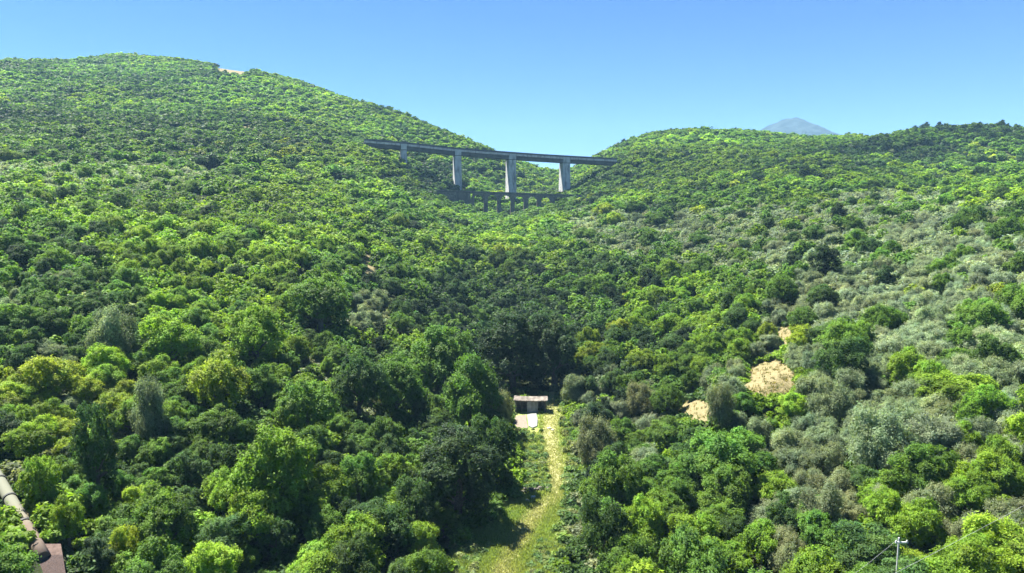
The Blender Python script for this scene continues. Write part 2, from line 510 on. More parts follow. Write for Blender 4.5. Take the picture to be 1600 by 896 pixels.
# ------------------------------------------------------------------ old stone arch bridge below it
def arch_bridge():
    A, B = at(690, 297.5, 461), at(888, 304.5, 466)
    L = (B - A).length
    M = frame(A, B - A)
    root = empty('stone_arch_bridge', A)
    tag(root, 'low old stone bridge of many round arches at the foot of the viaduct', 'bridge')
    Mi = Matrix.Translation(-A) @ M
    slope = (B.z - A.z) / Vector((B.x - A.x, B.y - A.y)).length
    zz = lambda x: slope * x
    WD = 5.0
    xof = lambda px: (px - 690) / 198 * L
    px0, pitch, n = 737.5, 21.0, 7
    p_w = 2.6
    xs = [xof(px0 + i * pitch) for i in range(n + 1)]
    thick = 1.9
    def loc(x, y, z): return Mi @ Vector((x, y, z + zz(x)))
    # piers
    for i, x in enumerate(xs):
        wp = M @ Vector((x, 0, 0))
        gb = gz(wp.x, wp.y) - 2.0 - A.z - zz(x)
        sp = -(thick + (xs[1] - xs[0] - p_w) / 2)
        bm = bmesh.new()
        for y0 in (0,):
            hw = p_w / 2
            r = lambda z, g: [loc(x - hw - g, -g, z), loc(x + hw + g, -g, z), loc(x + hw + g, WD + g, z), loc(x - hw - g, WD + g, z)]
            loft(bm, [r(min(gb, sp - 2), 0.25), r(sp, 0.0)])
        bm_obj('pier', bm, STONE, root)
    # arches: spandrel wall with a half-round opening, solid through the bridge's width
    for a, b in zip(xs, xs[1:]):
        cx, rad = (a + b) / 2, (b - a - p_w) / 2
        top, spr = -0.9, -(thick + rad)
        pts = [(a, spr), (a + p_w / 2, spr)] + [(cx - rad * math.cos(k * math.pi / 16), spr + rad * math.sin(k * math.pi / 16)) for k in range(1, 16)] + [(b - p_w / 2, spr), (b, spr)]
        bm = bmesh.new()
        low_f = [bm.verts.new(loc(x, 0, z)) for x, z in pts]; low_b = [bm.verts.new(loc(x, WD, z)) for x, z in pts]
        top_f = [bm.verts.new(loc(x, 0, top)) for x, z in pts]; top_b = [bm.verts.new(loc(x, WD, top)) for x, z in pts]
        for i in range(len(pts) - 1):
            bm.faces.new((low_f[i], low_f[i + 1], top_f[i + 1], top_f[i]))
            bm.faces.new((low_b[i + 1], low_b[i], top_b[i], top_b[i + 1]))
            bm.faces.new((low_f[i + 1], low_f[i], low_b[i], low_b[i + 1]))
        bmesh.ops.recalc_face_normals(bm, faces=bm.faces)
        bm_obj('arch', bm, STONE, root)
    def run(name, x0, x1, y0, y1, z0, z1, mat):
        bm = bmesh.new()
        r = lambda x: [loc(x, y0, z0), loc(x, y1, z0), loc(x, y1, z1), loc(x, y0, z1)]
        loft(bm, [r(x0 + (x1 - x0) * k / 8) for k in range(9)])
        return bm_obj(name, bm, mat, root)
    run('wing_wall', -8, xs[0] - p_w / 2 + 0.05, 0.05, WD - 0.05, -9.0, -0.9, STONE)
    run('wing_wall', xs[-1] + p_w / 2 - 0.05, L + 8, 0.05, WD - 0.05, -8.0, -0.9, STONE)
    run('roadway', -20, L + 14, -0.25, WD + 0.25, -0.897, -0.6, ASPH)
    run('parapet', -20, L + 14, -0.2, 0.2, -0.597, 0.2, STONE)
    run('parapet', -20, L + 14, WD - 0.2, WD + 0.2, -0.597, 0.2, STONE)
    return A, B
AA, AB = arch_bridge()

# ------------------------------------------------------------------ hut with a tiled roof, yard slabs
def hut():
    x0, y0 = at(803, 645, 127).x, 127.0
    x1 = at(856, 645, 127).x
    W = x1 - x0
    global HUTX
    HUTX = (x0 + x1) / 2
    z = gz((x0 + x1) / 2, 128.5)
    root = empty('stone_hut', ((x0 + x1) / 2, 128.5, z), R(-3))
    tag(root, 'small open-fronted hut with a low tiled roof at the head of the grassy strip', 'hut')
    wall = noisy('hut_wall', (0.24, 0.24, 0.25), (0.36, 0.36, 0.38), 1.5, 0.9, c3=(0.15, 0.145, 0.14), scale3=1.2)
    rubble = noisy('hut_rubble', (0.13, 0.12, 0.11), (0.3, 0.28, 0.25), 2.5, 0.95, 0.5)
    tile = noisy('roof_tile', (0.10, 0.085, 0.07), (0.205, 0.178, 0.15), 2.2, 0.85, c3=(0.27, 0.24, 0.20), scale3=1.0)
    h, D = 2.25, 2.4
    hw = W / 2 - 0.25
    def b(name, *a, mat=rubble, par=root):
        bm = bmesh.new(); box(bm, *a); return bm_obj(name, bm, mat, par)
    b('back_wall', -hw, hw, D / 2 - 0.3, D / 2, -0.6, h - 0.1)
    b('side_wall', -hw, -hw + 0.3, -D / 2, D / 2 - 0.302, -0.6, h - 0.05)
    b('side_wall', hw - 0.3, hw, -D / 2 + 0.5, D / 2 - 0.302, -0.6, h - 0.05)
    b('front_wall', -0.10 * W, 0.22 * W, -D / 2 + 0.02, -D / 2 + 0.24, -0.6, h - 0.04, mat=wall)
    b('roof_beam', -hw + 0.302, -0.10 * W - 0.002, -D / 2 + 0.02, -D / 2 + 0.2, h - 0.22, h - 0.05, mat=BARK)
    b('roof_beam', 0.22 * W + 0.002, hw - 0.05, -D / 2 + 0.02, -D / 2 + 0.2, h - 0.22, h - 0.05, mat=BARK)
    b('post', -hw + 1.2, -hw + 1.36, -D / 2 + 0.04, -D / 2 + 0.18, -0.3, h - 0.222, mat=BARK)
    b('post', hw - 0.22, hw - 0.06, -D / 2 + 0.04, -D / 2 + 0.18, -0.3, h - 0.222, mat=BARK)
    # roof: wavy tile sheet, falling towards the front, uneven eaves
    bm = bmesh.new()
    n = 60
    top, bot = [], []
    rr = random.Random(3)
    jag = [rr.uniform(-0.12, 0.12) for _ in range(n + 1)]
    rows = 7
    for j in range(rows + 1):
        f = j / rows
        a, c2 = [], []
        for i in range(n + 1):
            x = -W / 2 + W * i / n
            yv = -D / 2 - 0.35 + (D + 0.6) * f + (jag[i] if j == 0 else 0)
            zv = h + 0.12 + 0.06 * f + 0.05 * math.sin(i * math.pi * 0.9) - 0.10 * math.sin(math.pi * i / n) + rr.uniform(-0.012, 0.012)
            a.append(bm.verts.new((x, yv, zv))); c2.append(bm.verts.new((x, yv, zv - 0.16)))
        top.append(a); bot.append(c2)
    for j in range(rows):
        for i in range(n):
            bm.faces.new((top[j][i], top[j][i + 1], top[j + 1][i + 1], top[j + 1][i]))
            bm.faces.new((bot[j][i + 1], bot[j][i], bot[j + 1][i], bot[j + 1][i + 1]))
    for i in range(n):
        bm.faces.new((bot[0][i], bot[0][i + 1], top[0][i + 1], top[0][i]))
        bm.faces.new((bot[rows][i + 1], bot[rows][i], top[rows][i], top[rows][i + 1]))
    for j in range(rows):
        bm.faces.new((bot[j][0], top[j][0], top[j + 1][0], bot[j + 1][0]))
        bm.faces.new((bot[j + 1][n], top[j + 1][n], top[j][n], bot[j][n]))
    bm_obj('roof', bm, tile, root)
    # yard
    pale = noisy('yard_concrete', (0.16, 0.13, 0.10), (0.26, 0.215, 0.17), 1.6, 0.9, c3=(0.18, 0.14, 0.09), scale3=1.5)
    white = noisy('white_slab', (0.17, 0.18, 0.165), (0.27, 0.28, 0.26), 2.5, 0.8, c3=(0.26, 0.26, 0.22), scale3=1.5)
    def slab(name, pxs, mat, label, thick):
        bm = bmesh.new()
        lo, hi = [], []
        pts = []
        for px, py in pxs:
            x, y = on_ground(px, py)
            pts.append((x, y))
        zc = max(gz(x, y) for x, y in pts) + 0.05
        cx = sum(q[0] for q in pts) / len(pts); cyy = sum(q[1] for q in pts) / len(pts)
        zm = lambda x, y: gz(x, y) + thick
        rings = [[Vector((x - cx, y - cyy, gz(x, y) - 0.3 - zc)) for x, y in pts], [Vector((x - cx, y - cyy, zm(x, y) - zc)) for x, y in pts]]
        loft(bm, rings)
        o = bm_obj(name, bm, mat)
        o.location = (cx, cyy, zc)
        tag(o, label, 'slab')
    slab('concrete_slab', [(799, 655), (806, 652), (822, 650), (823, 660), (825, 670), (812, 674), (804, 672), (800, 664)], pale, 'sandy pale concrete slab in the yard before the hut', 0.14)
    slab('concrete_slab', [(823.5, 650), (838, 648), (840, 657), (839, 668), (832, 671), (826, 668)], white, 'whitish slab beside the sandy one in the yard before the hut', 0.18)
    stone = noisy('loose_stone', (0.4, 0.38, 0.34), (0.62, 0.6, 0.55), 3, 0.9)
    for i, (px, py, s) in enumerate([(858, 671, 0.35), (863, 673, 0.25), (877, 656, 0.45), (846, 673, 0.22), (833, 779, 0.4), (824, 783, 0.3)]):
        x, y = on_ground(px, py)
        bm = bmesh.new()
        bmesh.ops.create_icosphere(bm, subdivisions=2, radius=s)
        r2 = random.Random(i)
        for v in bm.verts:
            v.co *= r2.uniform(0.75, 1.15); v.co.z *= 0.6
        o = bm_obj('stone', bm, stone); o.location = (x, y, gz(x, y) + s * 0.25)
        tag(o, ['pale loose stone on the track below the white slab', 'smaller pale stone beside another one on the track below the yard', 'whitish stone among greenery across the track from the hut',
                'small pale stone just below the corner of the white slab', 'pale stone at the step halfway down the grassy strip', 'smaller stone beside the step halfway down the grassy strip'][i], 'stone')
hut()

def step_wall():
    stone = noisy('dry_stone', (0.10, 0.09, 0.075), (0.26, 0.235, 0.2), 3.0, 0.95, 0.6, c3=(0.06, 0.06, 0.045), scale3=1.2)
    r2 = random.Random(8)
    a, b = on_ground(814, 771), on_ground(858, 767)
    root = empty('low_stone_wall', (a[0], a[1], gz(*a)))
    tag(root, 'low rough dry stone step across the grassy strip halfway down it', 'stone wall')
    n = 11
    for row in range(2):
        for i in range(n):
            if r2.random() < (0.12, 0.5)[row]: continue
            t = (i + 0.5 + 0.25 * row) / (n + 0.5)
            x, y = a[0] + (b[0] - a[0]) * t, a[1] + (b[1] - a[1]) * t
            bm = bmesh.new()
            bmesh.ops.create_icosphere(bm, subdivisions=2, radius=r2.uniform(0.17, 0.3))
            for v in bm.verts: v.co = Vector((v.co.x * r2.uniform(0.85, 1.2), v.co.y * r2.uniform(0.7, 1.0), v.co.z * r2.uniform(0.65, 0.9)))
            o = bm_obj('stone', bm, stone, root)
            o.location = (x - a[0], y - a[1] + r2.uniform(-0.22, 0.22), gz(x, y) + 0.10 + 0.3 * row - root.location.z)
step_wall()

# ------------------------------------------------------------------ penstock pipe and its anchor block
def pipe():
    p0, p1 = at(57, 852, 57.0), at(-30, 701, 73.0)
    dirv = (p1 - p0); L = dirv.length; dirv.normalize()
    r = 0.53
    root = empty('water_pipe', p0)
    tag(root, 'thick pale green pipe with dark collars running uphill into a concrete block', 'pipe')
    pm, t, p = new_mat('pipe_paint')
    tc = N(t, 'ShaderNodeTexCoord')
    nz = N(t, 'ShaderNodeTexNoise'); nz.inputs['Scale'].default_value = 0.9; nz.inputs['Detail'].default_value = 7
    mp = N(t, 'ShaderNodeMapping')
    t.links.new(tc.outputs['Object'], mp.inputs['Vector']); t.links.new(mp.outputs['Vector'], nz.inputs['Vector'])
    sx = N(t, 'ShaderNodeSeparateXYZ'); t.links.new(tc.outputs['Object'], sx.inputs['Vector'])
    mr = N(t, 'ShaderNodeMapRange'); mr.inputs['From Min'].default_value = 1.0; mr.inputs['From Max'].default_value = 6.0
    t.links.new(sx.outputs['Y'], mr.inputs['Value'])
    ad = N(t, 'ShaderNodeMath', operation='MULTIPLY_ADD'); ad.inputs[1].default_value = 0.7; ad.inputs[2].default_value = -0.35
    t.links.new(nz.outputs['Fac'], ad.inputs[0])
    a2 = N(t, 'ShaderNodeMath', operation='ADD'); t.links.new(ad.outputs[0], a2.inputs[0]); t.links.new(mr.outputs['Result'], a2.inputs[1])
    cr = N(t, 'ShaderNodeValToRGB'); e = cr.color_ramp.elements
    e[0].position, e[0].color = 0.1, (0.145, 0.112, 0.088, 1)
    e[1].position, e[1].color = 0.9, (0.17, 0.175, 0.13, 1)
    x = e.new(0.45); x.color = (0.18, 0.16, 0.12, 1)
    t.links.new(a2.outputs[0], cr.inputs['Fac']); t.links.new(cr.outputs['Color'], p.inputs['Base Color'])
    p.inputs['Roughness'].default_value = 0.9
    p.inputs['Specular IOR Level'].default_value = 0.15
    bm = bmesh.new()
    tube(bm, [dirv * (L * k / 10) for k in range(-1, 11)], r, 32)
    bm_obj('pipe_barrel', bm, pm, root, False)
    for o in root.children:
        for f in o.data.polygons: f.use_smooth = len(f.vertices) == 4
    for px, py in ((43, 828), (19, 788), (4, 760)):
        # collar where the pipe's line passes this pixel's row
        best = min(np.linspace(0, L, 400), key=lambda s: abs(project(*(p0 + dirv * s))[1] - py + 8))
        c0 = dirv * best
        bm = bmesh.new()
        tube(bm, [c0 - dirv * 0.12, c0 + dirv * 0.12], r + 0.09, 32)
        bm_obj('collar', bm, noisy('collar_iron', (0.03, 0.035, 0.035), (0.08, 0.08, 0.075), 5, 0.7), root)
    # saddles under the pipe
    for s in (4.0, 9.5, 15.0):
        c0 = p0 + dirv * s
        g = gz(c0.x, c0.y)
        bm = bmesh.new()
        M = frame(Vector((c0.x, c0.y, 0)), Vector((-dirv.y, dirv.x, 0)))
        box(bm, -0.25, 0.25, -0.45, 0.45, g - 0.5, c0.z - 0.3, Matrix.Translation(-p0) @ M)
        bm_obj('saddle', bm, CONC, root)
    # anchor block: sloped granular top, thinner ledge at the pipe
    fl = Vector((dirv.x, dirv.y, 0)).normalized(); sd = Vector((fl.y, -fl.x, 0))
    br = empty('anchor_block', (p0.x, p0.y, gz(p0.x, p0.y)))
    tag(br, 'rough pinkish grey concrete anchor block at the lower end of the green pipe', 'concrete block')
    gran = noisy('rough_concrete', (0.03, 0.021, 0.018), (0.09, 0.062, 0.054), 11.0, 0.95, 0.6, detail=4, lo=0.3, hi=0.7)
    pink = noisy('block_ledge', (0.07, 0.045, 0.035), (0.13, 0.088, 0.072), 3.0, 0.9, 0.3)
    def sec(px_l, px_r, py, d, zb):
        a, b = at(px_l, py, d), at(px_r, py, d)
        o = br.location
        return [a - o, b - o, Vector((b.x, b.y, zb)) - o, Vector((a.x, a.y, zb)) - o]
    zb = gz(p0.x, p0.y) - 3.0
    bm = bmesh.new()
    loft(bm, [sec(47, 95, 850, 57.2, zb), sec(46, 98, 868, 55.8, zb)])
    led = bm_obj('ledge', bm, pink, br)
    bm = bmesh.new()
    loft(bm, [sec(46, 98, 867, 55.79, zb), sec(43, 104, 905, 53.4, zb), sec(38, 112, 960, 50.0, zb)])
    bm_obj('block_body', bm, gran, br)
pipe()

# ------------------------------------------------------------------ white pole and the cables
def pole():
    x, y = at(1404, 850, 54).x, 54.0
    zt = at(1404, 840.5, 54).z
    zg = gz(x, y)
    white = noisy('pole_paint', (0.42, 0.43, 0.44), (0.55, 0.55, 0.55), 4, 0.6)
    root = empty('utility_pole', (x, y, zg))
    tag(root, 'thin white utility pole with a crossarm rising out of the yellow-green tree', 'utility pole')
    H = zt - zg
    bm = bmesh.new(); tube(bm, [(0, 0, -0.5), (0, 0, H)], [0.10, 0.065], 12); bm_obj('mast', bm, white, root)
    bm = bmesh.new(); box(bm, -0.30, 0.72, -0.05 - 0.07, 0.05 - 0.07 - 0.001, H - 0.42, H - 0.31); arm = bm_obj('crossarm', bm, white, root)
    for xx in (-0.24, 0.62):
        bm = bmesh.new(); tube(bm, [(xx, -0.07, H - 0.309), (xx, -0.07, H - 0.22), (xx, -0.07, H - 0.16)], [0.05, 0.065, 0.03], 10); bm_obj('insulator', bm, white, arm)
    return Vector((x, y, zt))
PT = pole()
def cable(pts, r, label, mat):
    bm = bmesh.new()
    o0 = Vector(pts[0])
    a, b, sag = Vector(pts[0]), Vector(pts[1]), pts[2]
    tube(bm, [a.lerp(b, k / 24) - Vector((0, 0, sag * 4 * (k / 24) * (1 - k / 24))) - o0 for k in range(25)], r, 6)
    o = bm_obj('power_cable', bm, mat); o.location = o0
    tag(o, label, 'cable')
CAB = noisy('cable_alloy', (0.3, 0.3, 0.31), (0.38, 0.38, 0.38), 2, 0.5)
CABD = noisy('cable_dark', (0.10, 0.10, 0.10), (0.16, 0.16, 0.16), 2, 0.5)
cable((at(1660, 757, 56), at(1380, 905, 47), 0.1), 0.010, 'pale cable slanting up across dark foliage beside the white pole', CAB)
cable((PT + Vector((-0.24, -0.07, -0.2)), at(1290, 930, 47), 0.1), 0.009, 'thin cable dropping away downhill from the crossarm of the white pole', CAB)
cable((at(-60, 258, 205), at(460, 318, 205), 1.0), 0.05, 'upper of two thin power lines crossing the lower left hillside', CABD)
cable((at(-60, 300, 190), at(460, 345, 190), 1.0), 0.045, 'lower of two thin power lines crossing the lower left hillside', CABD)

# ------------------------------------------------------------------ foliage: crowns made of leaf sprays
def leaf_quads(cen, nrm, L, Wd, g):
    """rhombic leaves at CEN facing NRM"""
    n = len(cen)
    r = g.normal(size=(n, 3))
    tx = np.cross(nrm, r); tx /= np.linalg.norm(tx, axis=1, keepdims=True) + 1e-9
    ty = np.cross(nrm, tx)
    L = (np.asarray(L) * np.ones(n))[:, None]; Wd = (np.asarray(Wd) * np.ones(n))[:, None]
    return np.stack([cen - tx * L, cen - ty * Wd, cen + tx * L, cen + ty * Wd], 1)

def unit(v): return v / (np.linalg.norm(v, axis=-1, keepdims=True) + 1e-9)

def make_crown(seed, kind):
    g = np.random.default_rng(seed)
    if kind == 'broadleaf':   Rr, H, lobes, lr, nspray, nl, ls, asp, spread, flat = 4.0, 8.5, 13, (1.05, 1.8), 260, 84, 0.14, 0.55, 0.37, 0.6
    elif kind == 'olive':     Rr, H, lobes, lr, nspray, nl, ls, asp, spread, flat = 3.0, 5.2, 10, (0.8, 1.3), 280, 58, 0.115, 0.36, 0.34, 0.9
    elif kind == 'evergreen': Rr, H, lobes, lr, nspray, nl, ls, asp, spread, flat = 3.8, 9.0, 14, (1.0, 1.6), 270, 76, 0.13, 0.5, 0.33, 0.75
    elif kind == 'shrub':     Rr, H, lobes, lr, nspray, nl, ls, asp, spread, flat = 1.8, 2.6, 7, (0.6, 0.95), 90, 46, 0.13, 0.5, 0.28, 0.75
    elif kind == 'pine':      Rr, H, lobes, lr, nspray, nl, ls, asp, spread, flat = 2.6, 10.0, 11, (0.8, 1.25), 120, 46, 0.19, 0.3, 0.42, 0.5
    # lobes: rounded masses of branches over an uneven envelope
    cz0 = H * (0.52 if kind not in ('shrub', 'olive', 'evergreen') else 0.45)
    lc, lrad = [], []
    for i in range(lobes):
        a = 2.4 * i + g.uniform(-0.5, 0.5)
        q = (i + 0.5) / lobes
        if kind == 'pine':
            z = H * (0.30 + 0.64 * q); rad = Rr * 0.62 * (1 - q) ** 0.7 + 0.1
            lr_i = g.uniform(*lr) * (1.1 - 0.55 * q)
        else:
            el = math.asin(min(1.0, -0.62 + 1.58 * q))
            rad = (Rr - 0.85 * lr[1] + g.uniform(-0.95, 0.75)) * math.cos(el)
            z = cz0 + (H - cz0 - 0.75 * lr[1]) * math.sin(el) * (1 if el > 0 else (1.15 if kind == 'evergreen' else 0.8)) + g.uniform(-0.4, 0.4) * lr[0]
            lr_i = g.uniform(lr[0] * 0.8, lr[1] * 1.05)
        lc.append((rad * math.cos(a), rad * math.sin(a), max(z, 0.35 * lr_i + 0.3))); lrad.append(lr_i)
    lc.append((0, 0, cz0 + 0.1 * H)); lrad.append(lr[1])
    lc, lrad = np.array(lc), np.array(lrad)
    # sprays on the lobes' outer faces
    pos, out = [], []
    while len(pos) < nspray:
        k = g.integers(len(lc)) if g.random() < 0.3 else g.choice(len(lc), p=lrad ** 2 / (lrad ** 2).sum())
        v = unit(g.normal(size=3)); v[2] = v[2] if g.random() < 0.35 else abs(v[2]); v = unit(v)
        q = lc[k] + v * lrad[k] * g.uniform(0.78, 1.18) * np.array([1, 1, 0.9])
        if (np.linalg.norm(q - lc, axis=1) < lrad * 0.76).any(): continue
        if q[2] < 0.15 * H * (0.3 if kind in ('shrub', 'olive', 'evergreen') else 1): continue
        pos.append(q); out.append(unit(v + np.array([0, 0, 0.25])))
    pos, out = np.array(pos), np.array(out)
    ltone = g.normal(1.0, 0.15, len(lc)); lwarm = g.normal(0, 0.02 if kind == 'olive' else 0.045, len(lc))
    V, tone = [], []
    for q, o in zip(pos, out):
        m = int(nl * g.uniform(0.6, 1.35)); s = spread * g.uniform(0.75, 1.35)
        off = g.normal(size=(m, 3)) * s * 0.62
        along = off @ o
        off -= np.outer(along * (1 - flat), o)
        if kind in ('broadleaf', 'pine'):                      # a few twigs reach out of the mass
            sp_ = g.random(m) < 0.25
            off[sp_] += np.outer(g.uniform(0.1, 0.7, sp_.sum()) * s * 1.4, o)
        nr_ = unit(o * 0.65 + np.array([0, 0, 0.5]) + g.normal(size=(m, 3)) * 0.42)
        size = ls * g.uniform(0.65, 1.25, m)
        V.append(leaf_quads(q + off, nr_, size, size * asp, g))
        kk = int(np.argmin(np.linalg.norm(q - lc, axis=1) / lrad))
        tn = g.normal(1.0, 0.18) * ltone[kk]
        warm = g.normal(0.0, 0.04) + lwarm[kk]
        b = np.clip(tn * g.normal(1.0, 0.16, m), 0.45, 1.7)
        tone.append(np.stack([b * (1 + warm), b, b * (1 - 1.2 * warm)], 1))
    # inner leaves that close the crown
    k = g.choice(len(lc), size=900, p=lrad ** 2 / (lrad ** 2).sum())
    inn = lc[k] + unit(g.normal(size=(900, 3))) * (lrad[k] * g.uniform(0.35, 0.85, 900))[:, None]
    inn[:, 2] = np.maximum(inn[:, 2], 0.12 * H)
    V.append(leaf_quads(inn, unit(g.normal(size=(900, 3)) + np.array([0, 0, 0.4])), ls * 2.0, ls * 1.3, g))
    tone.append(np.clip(g.normal(0.95, 0.12, (900, 1)), 0.5, 1.4) * np.ones((900, 3)))
    V = np.concatenate(V); tone = np.clip(np.concatenate(tone), 0.3, 1.9)
    Rr = float(np.percentile(np.hypot(V[:, :, 0], V[:, :, 1]), 96)); H = float(np.percentile(V[:, :, 2], 99.5))
    return dict(V=V, tone=tone, R=Rr, H=H, lc=lc, lr=lrad, kind=kind)

def make_trunk(pr, seed):
    g = random.Random(seed)
    bm = bmesh.new()
    H, Rr = pr['H'], pr['R']
    r0 = 0.045 * H * (0.7 if pr['kind'] in ('shrub', 'pine') else 1)
    top = H * (0.9 if pr['kind'] == 'pine' else 0.55)
    tube(bm, [(0, 0, -0.6), (g.uniform(-.1, .1), g.uniform(-.1, .1), top * 0.35), (g.uniform(-.2, .2), g.uniform(-.2, .2), top * 0.7), (0, 0, top)], [r0 * 1.25, r0 * 0.9, r0 * 0.7, r0 * 0.3], 7)
    for c_ in list(pr['lc'])[:7]:
        z0 = min(top * g.uniform(0.35, 0.75), float(c_[2]) * 0.8)
        a, b = Vector((0, 0, z0)), Vector(c_)
        tube(bm, [a, a.lerp(b, 0.5) + Vector((0, 0, 0.2)), b], [r0 * 0.5, r0 * 0.33, r0 * 0.12], 5)
    bmesh.ops.recalc_face_normals(bm, faces=bm.faces)
    me = bpy.data.meshes.new('trunk'); bm.to_mesh(me); bm.free()
    me.materials.append(BARK)
    return me

PROTO = {}
for kind, n in (('broadleaf', 6), ('olive', 4), ('evergreen', 4), ('shrub', 3), ('pine', 3)):
    for i in range(n):
        pr = make_crown(100 + 17 * i + len(kind) * 31, kind)
        me = quads_mesh('crown', pr['V'], {'vary': pr['tone']})
        me.materials.append(LEAF)
        pr['mesh'] = me
        pr['trunk'] = make_trunk(pr, i)
        g = np.random.default_rng(i)
        perm = g.permutation(len(pr['V']))
        pr['lod'] = {}
        for lod, k in enumerate((3500, 1200, 420, 170, 80, 42)):
            k = min(k, len(perm))
            Vs = pr['V'][perm[:k]]
            cc = Vs.mean(1, keepdims=True)
            f = math.sqrt(len(perm) / k) * 0.72
            pr['lod'][lod] = (cc + (Vs - cc) * f, pr['tone'][perm[:k]])
        PROTO.setdefault(kind, []).append(pr)

COL = {   # leaf base colours
 'bright':  (0.174, 0.285, 0.024),
 'yellow':  (0.232, 0.310, 0.024),
 'mid':     (0.108, 0.205, 0.027),
 'dark':    (0.070, 0.135, 0.032),
 'deep':    (0.040, 0.078, 0.029),
 'grey':    (0.215, 0.270, 0.165),
 'sage':    (0.175, 0.228, 0.122),
 'brown':   (0.182, 0.215, 0.108),
}
CNAME = {'bright': 'bright green', 'yellow': 'yellow-green', 'mid': 'mid-green', 'dark': 'dark green', 'deep': 'blackish green', 'grey': 'silvery grey', 'sage': 'sage green', 'brown': 'brownish grey-green'}
BASE = {'broadleaf': [('bright', .30), ('mid', .48), ('yellow', .04), ('dark', .18)], 'evergreen': [('dark', .55), ('deep', .45)],
        'olive': [('grey', .6), ('sage', .4)], 'shrub': [('mid', .4), ('bright', .2), ('brown', .2), ('sage', .2)], 'pine': [('deep', .6), ('dark', .4)]}
